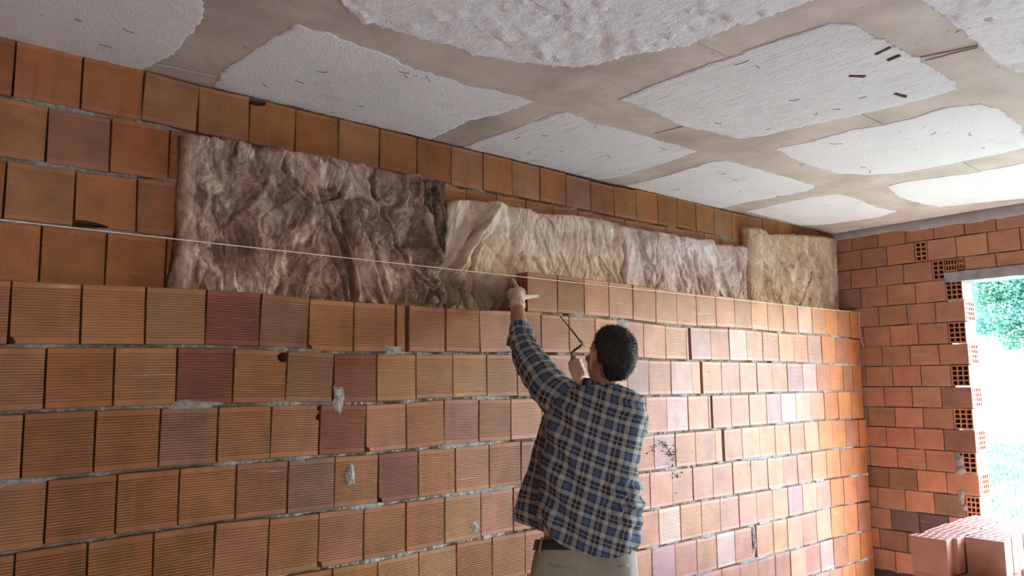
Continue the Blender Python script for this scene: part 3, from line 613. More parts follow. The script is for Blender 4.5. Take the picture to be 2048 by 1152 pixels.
def batt(label, cat_mat, xl, xr, top, zbot, y0, disp, nx, nz, seed, edge_l=.03, edge_r=.03, rag=.006, amp=.55, grooves=(), wool_tone=None):
    vs = []; bk = []
    for j in range(nz + 1):
        t = j / nz
        for i in range(nx + 1):
            s = i / nx; zc_ = zbot + (2.45 - zbot) * t
            x = xl(zc_) + (xr(zc_) - xl(zc_)) * s
            zt = lerp_tab(top, x) + .006 * fbm((x * 26, seed, 0), 4) + .004 * fbm((x * 7, seed, 4), 3); z = zbot + (zt - zbot) * t
            x += rag * fbm((z * 22, seed + s * 3, 2), 3) * (1 if i in (0, nx) else .2)
            w = Vector((x + .12 * noise.noise(Vector((x*3, z*3, seed))), z * .75 + .10 * noise.noise(Vector((x*3, z*3, seed + 9))), seed))
            y = y0 - .022 * fbm(w * 5, 3) - .011 * amp * fbm(Vector((w.x * 22, w.y * 14, seed)), 4) - .005 * amp * fbm(w * 60, 3) + disp(x, z)
            for gp in grooves: y += groove(x, z, *gp)
            cr = abs(noise.noise(Vector((w.x * 7 + w.y * 4, w.y * 3.2, seed + 2)))); y += .016 * amp * exp(-(cr / .07) ** 2)
            cr = abs(noise.noise(Vector((w.x * 13 - w.y * 5, w.y * 8, seed + 6)))); y += .009 * amp * exp(-(cr / .08) ** 2)
            el = s * (xr(zc_) - xl(zc_)); er = (1 - s) * (xr(zc_) - xl(zc_)); et = zt - z
            for e, r in ((el, edge_l), (er, edge_r), (et, .022)):
                if e < r: y += r * .9 * (1 - sqrt(max(0, 1 - (1 - e / r) ** 2)))
            lim = .0885 if z < 1.875 else .03
            y = max(lim, min(y, YB - .012)); vs.append((x, y, z)); bk.append((x, YB - .004, z))
    N = len(vs); W_ = nx + 1; fs = []
    for j in range(nz):
        for i in range(nx):
            a = j * W_ + i; fs.append((a, a+1, a+1+W_, a+W_)); fs.append((N+a, N+a+W_, N+a+1+W_, N+a+1))
    rim = [i for i in range(W_)] + [j*W_+nx for j in range(1, nz+1)] + [nz*W_+i for i in range(nx-1, -1, -1)] + [j*W_ for j in range(nz-1, 0, -1)]
    for a, b in zip(rim, rim[1:] + rim[:1]): fs.append((a, N+a, N+b, b))
    t_ = empty('insulation_batt', (xl(1.85), YB, zbot))
    o = link('mineral_wool', mesh([Vector(v) - t_.location for v in vs + bk], fs, True), cat_mat, t_)
    ca = o.data.attributes.new('wool_tone', 'FLOAT_COLOR', 'POINT')
    for i, v in enumerate(vs + bk): s_ = wool_tone(v[0], v[2]) if wool_tone else (0, 0); ca.data[i].color = (max(0, min(1, s_[0])), max(0, min(1, s_[1])), 0, 1)
    tag(t_, label, 'insulation'); t_['group'] = 'mineral wool batts in the cavity'
    # loose fibres along the torn top edge
    mb = MB(); rr = random.Random(seed)
    for k in range(int(46 * (xr(2.3) - xl(2.3)))):
        i = rr.randrange(1, nx); a = Vector(vs[nz * W_ + i]) - t_.location; L = rr.uniform(.012, .045); d = Vector((rr.uniform(-1, 1), rr.uniform(-.7, .1), rr.uniform(-.2, .8))).normalized(); P = [a - d * .012]
        for q in range(4):
            P.append(P[-1] + d * L / 4); d = (d + Vector((rr.uniform(-.5, .5), rr.uniform(-.3, .3), rr.uniform(-.7, .3)))).normalized()
        mb.tube(P, [.0014, .0012, .001, .0008, .0004], 3)
    f = mb.build('loose_fibres', cat_mat, t_); f['kind'] = 'stuff'
    return t_
W1 = wool_mat('dark_brown_wool', (.080, .042, .030), (.25, .158, .112), (.68, .54, .41), 1.3, (.36, .49, .62))
W2 = wool_mat('cream_wool', (.22, .13, .075), (.56, .41, .27), (.86, .75, .57), 5.1, (.31, .45, .62))
W3 = wool_mat('mauve_wool', (.20, .115, .09), (.50, .355, .29), (.85, .74, .67), 9.7, (.33, .47, .62))
W4 = wool_mat('tan_wool', (.20, .105, .06), (.47, .315, .21), (.76, .60, .44), 14.2, (.33, .48, .64))
def groove(x, z, P, w, depth):
    """a narrow deep crease along the polyline P, shallower towards its two ends"""
    P = sorted(P, key=lambda p: p[1]); z0, z1 = P[0][1], P[-1][1]
    if z < z0 - .02 or z > z1 + .02: return 0
    xc = lerp_tab([(b, a) for a, b in P], z) + .012 * noise.noise(Vector((z * 14, P[0][0], 0))); d = (x - xc) / w
    if abs(d) > 5: return 0
    k = max(0, min(1, (z - z0 + .02) / .06)) * max(0, min(1, (z1 + .02 - z) / .06))
    return k * (depth * exp(-d * d) - depth * .35 * (exp(-(d - 2.6) ** 2 / 2) + exp(-(d + 2.6) ** 2 / 2)))
G1 = [([(1.30, 2.49), (1.33, 2.35), (1.37, 2.18), (1.44, 2.03)], .010, .060), ([(1.40, 2.44), (1.40, 2.25), (1.42, 2.10), (1.45, 2.03)], .009, .040), ([(1.455, 2.30), (1.45, 2.12), (1.455, 2.03)], .007, .035),
      ([(1.05, 2.40), (1.10, 2.25), (1.22, 2.05), (1.36, 1.92)], .009, .035), ([(.80, 2.34), (.86, 2.2), (.95, 2.02), (.97, 1.86)], .009, .032), ([(.98, 2.28), (1.06, 2.1), (1.12, 1.9)], .008, .026),
      ([(.66, 2.46), (.64, 2.38), (.70, 2.30)], .008, .03), ([(.92, 2.40), (.90, 2.30), (.80, 2.26)], .008, .035), ([(.40, 2.1), (.50, 2.2), (.56, 2.3), (.55, 2.45)], .009, .02),
      ([(1.28, 2.01), (1.33, 1.94), (1.35, 1.84)], .008, .04), ([(1.36, 2.0), (1.385, 1.92), (1.40, 1.83)], .008, .05), ([(1.42, 1.99), (1.435, 1.92), (1.44, 1.83)], .008, .04), ([(1.20, 2.06), (1.27, 1.97), (1.30, 1.9)], .008, .03)]
G2 = [([(1.76, 2.40), (1.65, 2.27), (1.55, 2.12), (1.49, 2.04)], .010, .060), ([(1.66, 2.22), (1.62, 2.12), (1.60, 2.02)], .009, .035), ([(1.56, 2.0), (1.52, 1.94), (1.50, 1.84)], .008, .045), ([(1.64, 2.0), (1.62, 1.93), (1.66, 1.86)], .009, .04),
      ([(1.72, 1.98), (1.76, 1.90), (1.72, 1.84)], .009, .03), ([(2.06, 2.40), (2.12, 2.37), (2.16, 2.33)], .007, .03), ([(2.50, 2.22), (2.62, 2.12), (2.70, 1.95)], .008, .022), ([(2.2, 2.2), (2.28, 2.1), (2.3, 1.98)], .008, .02), ([(2.69, 2.42), (2.70, 2.34), (2.72, 2.28)], .010, .05)]
G3 = [([(3.62, 2.42), (3.70, 2.25), (3.78, 2.1), (3.92, 1.9)], .010, .045), ([(3.86, 2.42), (3.88, 2.32), (3.97, 2.2)], .009, .035), ([(3.40, 2.34), (3.44, 2.15), (3.52, 1.9)], .009, .03), ([(2.84, 2.38), (2.93, 2.24), (3.02, 2.15)], .009, .028), ([(3.06, 2.14), (2.95, 2.0), (2.93, 1.88)], .009, .025), ([(3.22, 2.3), (3.28, 2.12), (3.26, 1.9)], .008, .022), ([(3.66, 2.1), (3.76, 1.98), (3.84, 1.87)], .008, .03)]
G4 = [([(4.86, 2.35), (4.70, 2.15), (4.50, 1.95)], .010, .03), ([(4.12, 2.4), (4.22, 2.25), (4.36, 2.05)], .010, .028), ([(4.5, 2.45), (4.62, 2.3), (4.72, 2.22)], .009, .02), ([(5.0, 2.2), (4.92, 2.05), (4.9, 1.9)], .009, .022), ([(4.42, 2.2), (4.36, 2.05), (4.34, 1.9)], .008, .02)]
def crease(x, z, P, w, A, side=1):
    """a fold along the polyline P (x by z): a ridge on one side and a groove on the other"""
    xc = lerp_tab([(b, a) for a, b in sorted(P, key=lambda p: p[1])], z); d = (x - xc) / w
    return A * d * exp(-d * d) * 1.6 * side
def d1(x, z):
    y = folds(x, z, 1.0) if x > .95 else folds(x, z, max(0, (x - .6) / .35))
    flap = [(1.30, 2.50), (1.33, 2.35), (1.38, 2.18), (1.44, 2.04)]
    xf = lerp_tab([(b, a) for a, b in sorted(flap, key=lambda p: p[1])], z)
    if z > 2.0:
        k = min(1, (z - 2.0) / .05); s_ = max(0, min(1, (x - xf) / .016)); y += k * (.046 * s_ * (1 - .45 * max(0, min(1, (x - xf - .016) / .10))) - .026 * exp(-((x - xf + .028) / .028) ** 2))
        xg = xf + .075 + .05 * (z - 2.25); y -= k * .014 * exp(-((x - xg) / .018) ** 2) * (1 if z < 2.35 else .4)
    y += crease(x, z, [(1.05, 2.50), (1.12, 2.25), (1.25, 2.0), (1.38, 1.9)], .03, .014)
    y += crease(x, z, [(.80, 2.40), (.86, 2.25), (.98, 2.05), (1.02, 1.85)], .03, .014)
    y += crease(x, z, [(.60, 2.50), (.50, 2.25), (.52, 2.05)], .05, .018, -1)
    y -= .020 * exp(-((x - .84) / .10) ** 2 - ((z - 2.40) / .06) ** 2)
    if z < 2.02 and x > 1.2: y -= .030 * min(1, (2.02 - z) / .08) * min(1, (x - 1.2) / .15) * (.6 + .7 * fbm((x * 14, z * 12, 4), 3))
    return y
def d2(x, z):
    y = folds(x, z, 1.15) + (.012 if x < 1.52 and z > 2.05 else 0)
    xf = lerp_tab([(2.03, 1.47), (2.08, 1.52), (2.27, 1.655), (2.42, 1.76)], z)
    if z > 2.03:
        s_ = max(0, min(1, (xf - x) / .016)); y += .050 * s_ * exp(-max(0, xf - x) / .09) - .024 * exp(-((x - xf - .035) / .04) ** 2)
    y += crease(x, z, [(2.62, 2.30), (2.70, 2.12), (2.78, 1.95)], .03, .014)
    y -= .022 * exp(-((x - 2.5) / .25) ** 2 - ((z - 2.38) / .05) ** 2)
    if z < 2.0 and x < 1.75: y -= .030 * min(1, (2.0 - z) / .08) * (1 - max(0, (x - 1.55) / .2)) * (.6 + .7 * fbm((x * 14, z * 12, 14), 3))
    return y
def d3(x, z):
    y = crease(x, z, [(3.62, 2.44), (3.74, 2.2), (3.92, 1.9)], .05, .030) + crease(x, z, [(2.85, 2.40), (3.0, 2.2), (2.95, 1.9)], .04, .016)
    y += crease(x, z, [(3.35, 2.35), (3.42, 2.1), (3.55, 1.86)], .04, .018) + crease(x, z, [(3.85, 2.42), (3.93, 2.2), (4.0, 1.95)], .03, .02)
    return y
def d4(x, z):
    y = crease(x, z, [(4.75, 2.4), (4.60, 2.15), (4.45, 1.9)], .05, .022, -1) + crease(x, z, [(4.18, 2.4), (4.28, 2.2), (4.40, 2.0)], .04, .018)
    y += .03 * max(0, (x - 5.15) / .2); return y
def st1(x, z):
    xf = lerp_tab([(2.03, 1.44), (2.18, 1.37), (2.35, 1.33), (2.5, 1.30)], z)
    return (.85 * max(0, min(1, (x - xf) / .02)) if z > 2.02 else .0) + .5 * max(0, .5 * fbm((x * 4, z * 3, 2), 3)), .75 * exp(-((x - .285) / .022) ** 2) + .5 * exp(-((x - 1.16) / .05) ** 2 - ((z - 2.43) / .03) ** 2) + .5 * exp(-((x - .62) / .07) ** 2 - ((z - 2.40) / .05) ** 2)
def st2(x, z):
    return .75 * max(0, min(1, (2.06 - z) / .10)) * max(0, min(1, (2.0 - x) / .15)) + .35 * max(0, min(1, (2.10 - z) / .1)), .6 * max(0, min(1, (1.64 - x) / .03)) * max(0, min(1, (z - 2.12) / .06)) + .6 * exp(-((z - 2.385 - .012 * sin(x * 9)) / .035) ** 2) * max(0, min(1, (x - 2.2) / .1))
def st4(x, z): return .5 * max(0, (x - 4.75) / .55) + .3 * max(0, (2.1 - z) / .2), .35 * exp(-((x - 4.09) / .05) ** 2)  # darker towards the end wall and the bottom, paler at the left edge
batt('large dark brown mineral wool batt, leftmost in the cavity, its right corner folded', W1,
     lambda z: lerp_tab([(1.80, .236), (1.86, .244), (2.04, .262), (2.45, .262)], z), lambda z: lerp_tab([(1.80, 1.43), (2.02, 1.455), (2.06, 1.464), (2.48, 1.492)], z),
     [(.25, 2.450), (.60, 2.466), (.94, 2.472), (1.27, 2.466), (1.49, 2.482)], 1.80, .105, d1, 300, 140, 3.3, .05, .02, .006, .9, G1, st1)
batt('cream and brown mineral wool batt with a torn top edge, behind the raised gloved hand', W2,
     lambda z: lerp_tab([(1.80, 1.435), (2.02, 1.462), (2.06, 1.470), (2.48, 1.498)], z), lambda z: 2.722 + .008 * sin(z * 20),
     [(1.49, 2.386), (1.60, 2.408), (1.68, 2.420), (1.78, 2.423), (1.98, 2.415), (2.083, 2.402), (2.25, 2.425), (2.425, 2.438), (2.62, 2.440), (2.725, 2.428)], 1.80, .115, d2, 280, 120, 8.1, .02, .02, grooves=G2, wool_tone=st2)
batt('pale mauve mineral wool batt, creased, between the cream one and the tallest tan one', W3,
     lambda z: 2.728 + .008 * sin(z * 20), lambda z: 4.018,
     [(2.72, 2.426), (3.05, 2.43), (3.49, 2.432), (3.58, 2.444), (3.66, 2.425), (3.85, 2.436), (4.02, 2.450)], 1.80, .118, d3, 280, 110, 12.6, .02, .03, grooves=G3)
batt('tan mineral wool batt standing tallest in the far corner beside the end wall', W4,
     lambda z: 4.026 + .01 * sin(z * 9), lambda z: 5.352,
     [(4.02, 2.588), (4.25, 2.594), (4.31, 2.572), (4.706, 2.618), (5.0, 2.64), (5.35, 2.664)], 1.80, .105, d4, 240, 110, 17.9, .03, .05, grooves=G4, wool_tone=st4)
# a single strand lying on the dark batt
# string line
t = empty('string_line', (0, -.012, 2.03)); mb = MB()
P = [Vector((-1.9 + 7.245 * i / 30, -.014, 2.013 + (.0345) * i / 30 - .006 * sin(pi * i / 30))) for i in range(31)]
mb.tube([p - t.location for p in P], .0019, 6); mb.build('line', M_STRING, t)
mb = MB(); Q = [P[-1], Vector((5.349, -.008, 2.03)), Vector((5.352, -.004, 1.95)), Vector((5.350, -.006, 1.86)), Vector((5.351, -.012, 1.82)), Vector((5.350, -.03, 1.77))]
mb.tube([p - t.location for p in Q], .0019, 6); mb.build('loose_end', M_STRING, t)
tag(t, 'thin pale string line stretched level along the brickwork and tied at the end wall', 'string')

# ------------------------------------------------------------------ pile of bricks by the opening
def pile_brick(name, loc, label, group, rz=0.0, flat=False, proto={}):
    if 'b' not in proto:
        pr = holed_mesh(.19, .085, .19, 5, 3, .10, .007)                # hole face -Y, later turned up
        pr.transform(Matrix.Rotation(-pi/2, 4, 'X')); pr.transform(Matrix.Rotation(pi/2, 4, 'Z')); proto['b'] = pr
    o = link(name, proto['b'], None, None, loc)
    o.rotation_euler = (0, (-pi/2 if flat else 0), rz); o.scale = (.88 if flat else 1, 1, 1); tint(o, (.50, .22, .14), .08)
    o['label'] = label; o['category'] = 'brick'
    if group: o['group'] = group
    return o
TOPZ = .648
ORD = ['first', 'second', 'third', 'fourth', 'fifth', 'sixth', 'seventh', 'eighth', 'ninth', 'tenth', 'eleventh']
for c, (y, xs0) in enumerate(((-.948, 3.972), (-1.172, 4.150))):
    for i in range(11):
        if c == 1 and i > 9: continue
        x = xs0 + .0425 + i * .0885; yy = y + (-.022 if (c == 0 and i == 1) else random.uniform(-.006, .006)) + (.020 if c == 1 and i > 0 else 0)
        if (c, i) == (0, 0): lab, g = 'hollow brick at the near left corner of the pile, plain brown face to the room', None
        elif (c, i) == (1, 0): lab, g = 'hollow brick at the near right of the pile, its square face projecting beside a gap', None
        elif (c, i) == (0, 1): lab, g = 'hollow brick second in the pile, shifted into the gap between the two front ones', None
        else: lab, g = "hollow brick, %s from the front in the %s row of the pile's top layer" % (ORD[i], ('left', 'right')[c]), 'top layer of the brick pile'
        pile_brick('hollow_brick', (x, yy, TOPZ), lab, g, random.uniform(-.02, .02))
for c, y in enumerate((-.945, -1.160)):
    for i in range(11):
        for L in (1, 2):
            x = 3.985 + .0425 + i * .0885
            lab = "hollow brick, %s from the front in the %s row of the pile's %s layer" % (ORD[i], ('left', 'right')[c], ('second', 'third')[L-1])
            pile_brick('hollow_brick', (x + random.uniform(-.002, .002), y + random.uniform(-.006, .006) - (.012 if L == 1 and c == 1 and i % 2 else 0), TOPZ - .1915 * L), lab, 'second layer of the pile' if L == 1 else 'bottom standing layer of the pile', random.uniform(-.012, .012))
for c, y in enumerate((-.945, -1.160)):
    for i in range(5):
        pile_brick('hollow_brick', (3.985 + .19 + i * .1965, y, .0375), 'hollow brick laid flat under the pile, %s from the front of the %s row' % (ORD[i], ('left', 'right')[c]), 'flat bricks under the pile', 0, True)

# ------------------------------------------------------------------ outside
q = NT('lawn_soil', .95, .05); q.color(q.ramp(q.noise(q.obj(), 1.3, 6, .65, .6), [(.3, (.035, .085, .05)), (.5, (.065, .12, .075)), (.7, (.15, .17, .125))])); M_LAWN = q.m
q = NT('pale_gravel', .95, .05); q.color(q.ramp(q.noise(q.obj(), .6, 5), [(.3, (.50, .48, .45)), (.7, (.62, .60, .57))])); M_LOT = q.m
n = 40; vs = [(5.58 + 24 * i / n, -16 + 40 * j / n, -.06 + .05 * fbm((i*.5, j*.9, 0), 3)) for j in range(n + 1) for i in range(n + 1)]
o = link('lawn', mesh(vs, [(j*(n+1)+i, j*(n+1)+i+1, (j+1)*(n+1)+i+1, (j+1)*(n+1)+i) for j in range(n) for i in range(n)], True), M_LAWN); o['kind'] = 'structure'
mb = MB(); mb.box((-60, -60, -.5), (90, 90, -.16)); o = mb.build('ground', M_LOT); o['kind'] = 'structure'
mb = MB(); mb.add([(21.0, -30, .02), (70, -30, .02), (70, 60, .02), (20.0, 60, .02), (21.0, -30, -.3), (70, -30, -.3), (70, 60, -.3), (20.0, 60, -.3)], [(0,1,2,3),(4,7,6,5),(0,4,5,1),(1,5,6,2),(2,6,7,3),(3,7,4,0)])
o = mb.build('road', M_LOT); o['kind'] = 'structure'
q = NT('grass_blades', .7, .2); q.color(q.ramp(q.noise(q.obj(), 1.5, 4), [(.3, (.04, .10, .045)), (.7, (.12, .18, .085))])); M_GRASS = q.m
mb = MB(); rg = random.Random(5)
for k in range(16000):
    t_ = rg.random() ** .6; x = 6 + 15 * t_; u = rg.uniform(-.5, 1.6); y = -2.75 + (x + .55) * (.30 + .12 * u) ; s = rg.uniform(.025, .05) * (1 + t_ * .8); a = rg.uniform(0, 6.28); z = -.05
    d = Vector((cos(a), sin(a), 0)); e = Vector((-sin(a), cos(a), 0)) * s * .14; p = Vector((x, y, z)); tip = p + d * s * rg.uniform(.2, .8) + Vector((0, 0, s))
    mb.add([p - e, p + e, (p + tip) / 2 + e * .7 + Vector((0,0,s*.15)), tip], [(0, 1, 2), (0, 2, 3)])
g = link('grass', mesh(mb.v, mb.f, recalc=False), M_GRASS); tag(g, 'sunlit green lawn grass outside the opening', 'grass', kind='stuff')
def leaf_mat(name, a, b):
    q = NT(name, .5, .3); q.color(q.ramp(q.noise(q.obj(), 2.5, 4), [(.35, a), (.65, b)])); q.b.inputs['Subsurface Weight'].default_value = 0
    tr = q.n('BsdfTranslucent'); tr.inputs[0].default_value = (*[min(1, x * 1.2) for x in b], 1); ms = q.n('MixShader'); ms.inputs[0].default_value = .35
    q.t.links.new(q.b.outputs[0], ms.inputs[1]); q.t.links.new(tr.outputs[0], ms.inputs[2]); q.t.links.new(ms.outputs[0], q.out.inputs[0]); return q.m
M_BARK = simple('bark', (.22, .17, .13), .9, .1, .3, 12, .8, 40)
def tree(name, base, blobs, nl, ls, m, label, seed):
    rr = random.Random(seed); base = Vector(base); t = empty(name, base); mb = MB()
    top = Vector(blobs[0][0]); mb.tube([(0,0,0), (top - base) * .35 + Vector((.1, 0, .2)), (top - base) * .8], [.16, .12, .05], 10); mb.build('trunk', M_BARK, t, True)
    mb = MB()
    for c, r in blobs:
        c = Vector(c) - base; st = (top - base) * .5; mb.tube([st, (st + c) / 2 + Vector((0,0,.15)), c], [.06, .035, .01], 6)
        for k in range(6):
            d = Vector((rr.gauss(0,1), rr.gauss(0,1), rr.gauss(0,.7))).normalized() * r * .8; mb.tube([c, c + d * .5 + Vector((0,0,.05)), c + d], [.015, .01, .003], 4)
    mb.build('branches', M_BARK, t); mb = MB(); tot = sum(r ** 2 for _, r in blobs)
    for c, r in blobs:
        c = Vector(c) - base
        for k in range(int(nl * r * r / tot)):
            d = Vector((rr.gauss(0,1), rr.gauss(0,1), rr.gauss(0,.8))); d = d.normalized() * r * (rr.random() ** .45) * (1 + .35 * noise.noise(d.normalized() * 3 + c))
            p = c + d; a = Vector((rr.gauss(0,1), rr.gauss(0,1), rr.gauss(0,.6))).normalized(); b = a.cross(Vector((rr.gauss(0,1), rr.gauss(0,1), rr.gauss(0,1)))).normalized(); s = ls * rr.uniform(.6, 1.3)
            mb.add([p - a*s, p + b*s*.4, p + a*s, p - b*s*.4 + Vector((0,0,-s*.1))], [(0, 1, 2), (0, 2, 3)])
    f = link('foliage', mesh(mb.v, mb.f, recalc=False), m, t); f['kind'] = 'stuff'; tag(t, label, 'tree')
M_L1 = leaf_mat('green_leaves', (.035, .105, .07), (.10, .20, .115)); M_L2 = leaf_mat('hazed_green_leaves', (.08, .19, .16), (.17, .30, .22))  # second leaf colour is paler, with distance haze put into it
B = lambda u, v, z: tuple(at(u, v, z))
tree('tree', (*at(2300, 800, 13.5)[:2], -.06), [(B(2260, 470, 13.5), 1.5), (B(2085, 585, 13), .75), (B(2035, 530, 13.4), .62), (B(2012, 640, 12.7), .36), (B(2058, 655, 12.7), .45), (B(2022, 690, 12.6), .16), (B(1992, 575, 13), .42), (B(2110, 640, 13.4), .7), (B(2130, 480, 13), .9), (B(1990, 500, 14), .6), (B(1975, 560, 14), .35), (B(1978, 600, 13.4), .3), (B(1968, 652, 13.2), .2), (B(1985, 560, 13), .4), (B(2040, 610, 13), .5), (B(1985, 640, 13.5), .3), (B(2020, 560, 13.2), .5)], 60000, .042, M_L1, 'leafy green tree whose branches fill the top of the opening', 4)
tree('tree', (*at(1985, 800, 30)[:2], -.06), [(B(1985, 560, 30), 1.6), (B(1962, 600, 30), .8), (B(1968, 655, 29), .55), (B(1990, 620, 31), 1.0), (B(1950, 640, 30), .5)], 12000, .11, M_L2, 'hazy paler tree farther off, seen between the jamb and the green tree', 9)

# ------------------------------------------------------------------ the mason
RH = Vector((RT.x, RT.y, 0)).normalized(); DH = Vector((FW.x, FW.y, 0)).normalized(); ZV = Vector((0, 0, 1))
ZT = 2.93                                                                 # distance of his trunk from the lens
man = empty('person', (*at(1180, 900, ZT)[:2], 0))
tag(man, 'man in a blue plaid shirt seen from behind, left arm raised to set a brick', 'person')
MO = man.location.copy()
def remesh(name, mb_parts, vox, m, parent, smooth_it=3, fn=None):
    bm = bmesh.new()
    for b in mb_parts:
        me = mesh(b.v, b.f); bm.from_mesh(me); bpy.data.meshes.remove(me)
    me = bpy.data.meshes.new(name); bm.to_mesh(me); bm.free()
    o = link('tmp', me); md = o.modifiers.new('r', 'REMESH'); md.mode = 'VOXEL'; md.voxel_size = vox
    if smooth_it: ms = o.modifiers.new('s', 'SMOOTH'); ms.factor = .5; ms.iterations = smooth_it
    dg = bpy.context.evaluated_depsgraph_get(); m2 = bpy.data.meshes.new_from_object(o.evaluated_get(dg)); bpy.data.objects.remove(o)
    if fn:
        for v in m2.vertices: v.co = fn(v.co.copy())
    for v in m2.vertices: v.co -= parent.location if parent.type == 'EMPTY' else MO
    m2.polygons.foreach_set('use_smooth', [True] * len(m2.polygons)); m2.materials.clear()
    return link(name, m2, m, parent)
def capsule(pts, rad, n=14, k=5):
    """closed tapered limb with rounded ends"""
    pts = [Vector(p) for p in pts]; P = []; R = []
    d = (pts[0] - pts[1]).normalized()
    for i in range(k): a = pi/2 * (1 - i / k); P.append(pts[0] + d * rad[0] * sin(a)); R.append(max(.0008, rad[0] * cos(a)))
    P += pts; R += rad
    d = (pts[-1] - pts[-2]).normalized()
    for i in range(1, k + 1): a = pi/2 * i / k; P.append(pts[-1] + d * rad[-1] * sin(a)); R.append(max(.0008, rad[-1] * cos(a)))
    b = MB(); b.tube(P, R, n); return b
def ell(c, ax, n=20, m=14, fn=None):
    """ellipsoid with axes ax (three vectors)"""
    b = MB(); vs = []
    for i in range(m + 1):
        t = pi * i / m
        for j in range(n):
            p = 2*pi*j/n; l = Vector((sin(t)*cos(p), sin(t)*sin(p), cos(t)))
            if fn: l = fn(l)
            vs.append(Vector(c) + ax[0]*l.x + ax[1]*l.y + ax[2]*l.z)
    b.add(vs, [(i*n+j, i*n+(j+1)%n, (i+1)*n+(j+1)%n, (i+1)*n+j) for i in range(m) for j in range(n)]); return b
def smoothpath(pts, n):
    """Catmull-Rom through tuples of numbers"""
    out = []; k = len(pts)
    for i in range(n + 1):
        f = i / n * (k - 1); a = min(int(f), k - 2); t = f - a
        p0, p1, p2, p3 = pts[max(a-1,0)], pts[a], pts[a+1], pts[min(a+2,k-1)]
        out.append([.5*((2*q1)+(-q0+q2)*t+(2*q0-5*q1+4*q2-q3)*t*t+(-q0+3*q1-3*q2+q3)*t**3) for q0, q1, q2, q3 in zip(p0, p1, p2, p3)])
    return out

M_SKIN = simple('tanned_skin', (.36, .17, .10), .5, .35, .12, 30, .25, 160)
M_HAIR = simple('dark_hair', (.022, .018, .015), .75, .25, .5, 60)
M_HAIR2 = M_HAIR
M_GLOVE = simple('dusty_cotton_glove', (.52, .40, .29), .9, .15, .25, 25, .5, 160)
M_TIP = simple('grey_rubber_fingertip', (.34, .33, .31), .7, .3, .2, 60, .4, 120)
M_TROUSER = simple('khaki_cotton', (.27, .235, .175), .9, .15, .12, 14, .5, 200)
M_BELT = simple('black_leather', (.016, .014, .013), .45, .4, .2)
M_UNDER = simple('white_undershirt', (.72, .67, .66), .9, .15, .06)
M_BOOT = simple('worn_brown_leather', (.14, .09, .06), .7, .3, .3)
def plaid():
    q = NT('blue_plaid_cotton', .85, .15); uv = q.n('UVMap'); uv.uv_map = 'UVMap'; sx = q.n('SeparateXYZ'); q.t.links.new(uv.outputs[0], sx.inputs[0])
    NV, LT, BK = (.016, .034, .080), (.33, .305, .26), (.026, .023, .034)
    MD = (.07, .085, .13); stops = [(0, BK), (.13, BK), (.15, LT), (.31, LT), (.33, NV), (.39, NV), (.41, MD), (.57, MD), (.59, NV), (.65, NV), (.67, LT), (.81, LT), (.83, BK)]
    def axis(s):
        f = q.math('FRACT', q.math('MULTIPLY', s, 1 / .104)); return q.ramp(f, stops), f
    cu, fu = axis(sx.outputs[0]); cv, fv = axis(sx.outputs[1])
    c = q.mix(.5, cu, cv)
    for f in (fu, fv):
        ln = q.math('LESS_THAN', q.math('ABSOLUTE', q.math('SUBTRACT', f, .965)), .013); c = q.mix(q.math('MULTIPLY', ln, .5), c, (.50, .47, .46))
    tw = q.noise(q.obj(), 500, 2); c = q.mix(1.0, c, q.ramp(tw, [(.3, .85), (.7, 1.1)]), 'MULTIPLY')
    q.bump(q.noise(q.obj(), 420, 3), .25, .002); return q.color(c)
M_PLAID = plaid()

# --- joints (metres in the room, found from the photograph and the distances)
L_SH, L_EL, L_WR = at(1122, 792, 3.03), at(1041, 672, 3.28), at(1036, 612, 3.50)
R_SH, R_EL, R_WR = at(1262, 812, 2.90), at(1258, 862, 3.17), at(1168, 768, 3.25)
NECK, HEAD = at(1205, 780, 2.96), at(1219, 716, 2.96)
HIPC = at(1172, 1105, ZT)
# --- body: one continuous skin
parts = []
tor = [(at(1176, 1120, ZT), .160, .105), (at(1176, 1080, ZT), .148, .090), (at(1180, 1000, ZT), .138, .090), (at(1186, 920, ZT), .145, .095), (at(1192, 850, ZT), .145, .092), (at(1196, 815, ZT), .125, .080), (at(1200, 790, 2.955), .065, .060)]
b = MB(); vs = []; n = 22
for c, a, d in tor: vs += [c + RH * a * cos(2*pi*j/n) + DH * d * sin(2*pi*j/n) for j in range(n)]
b.add(vs, [(i*n+j, i*n+(j+1)%n, (i+1)*n+(j+1)%n, (i+1)*n+j) for i in range(len(tor)-1) for j in range(n)] + [tuple(range(n))[::-1], tuple((len(tor)-1)*n+j for j in range(n))]); parts.append(b)
parts.append(capsule([at(1200, 800, 2.95), NECK, HEAD.lerp(NECK, .35)], [.066, .058, .056]))
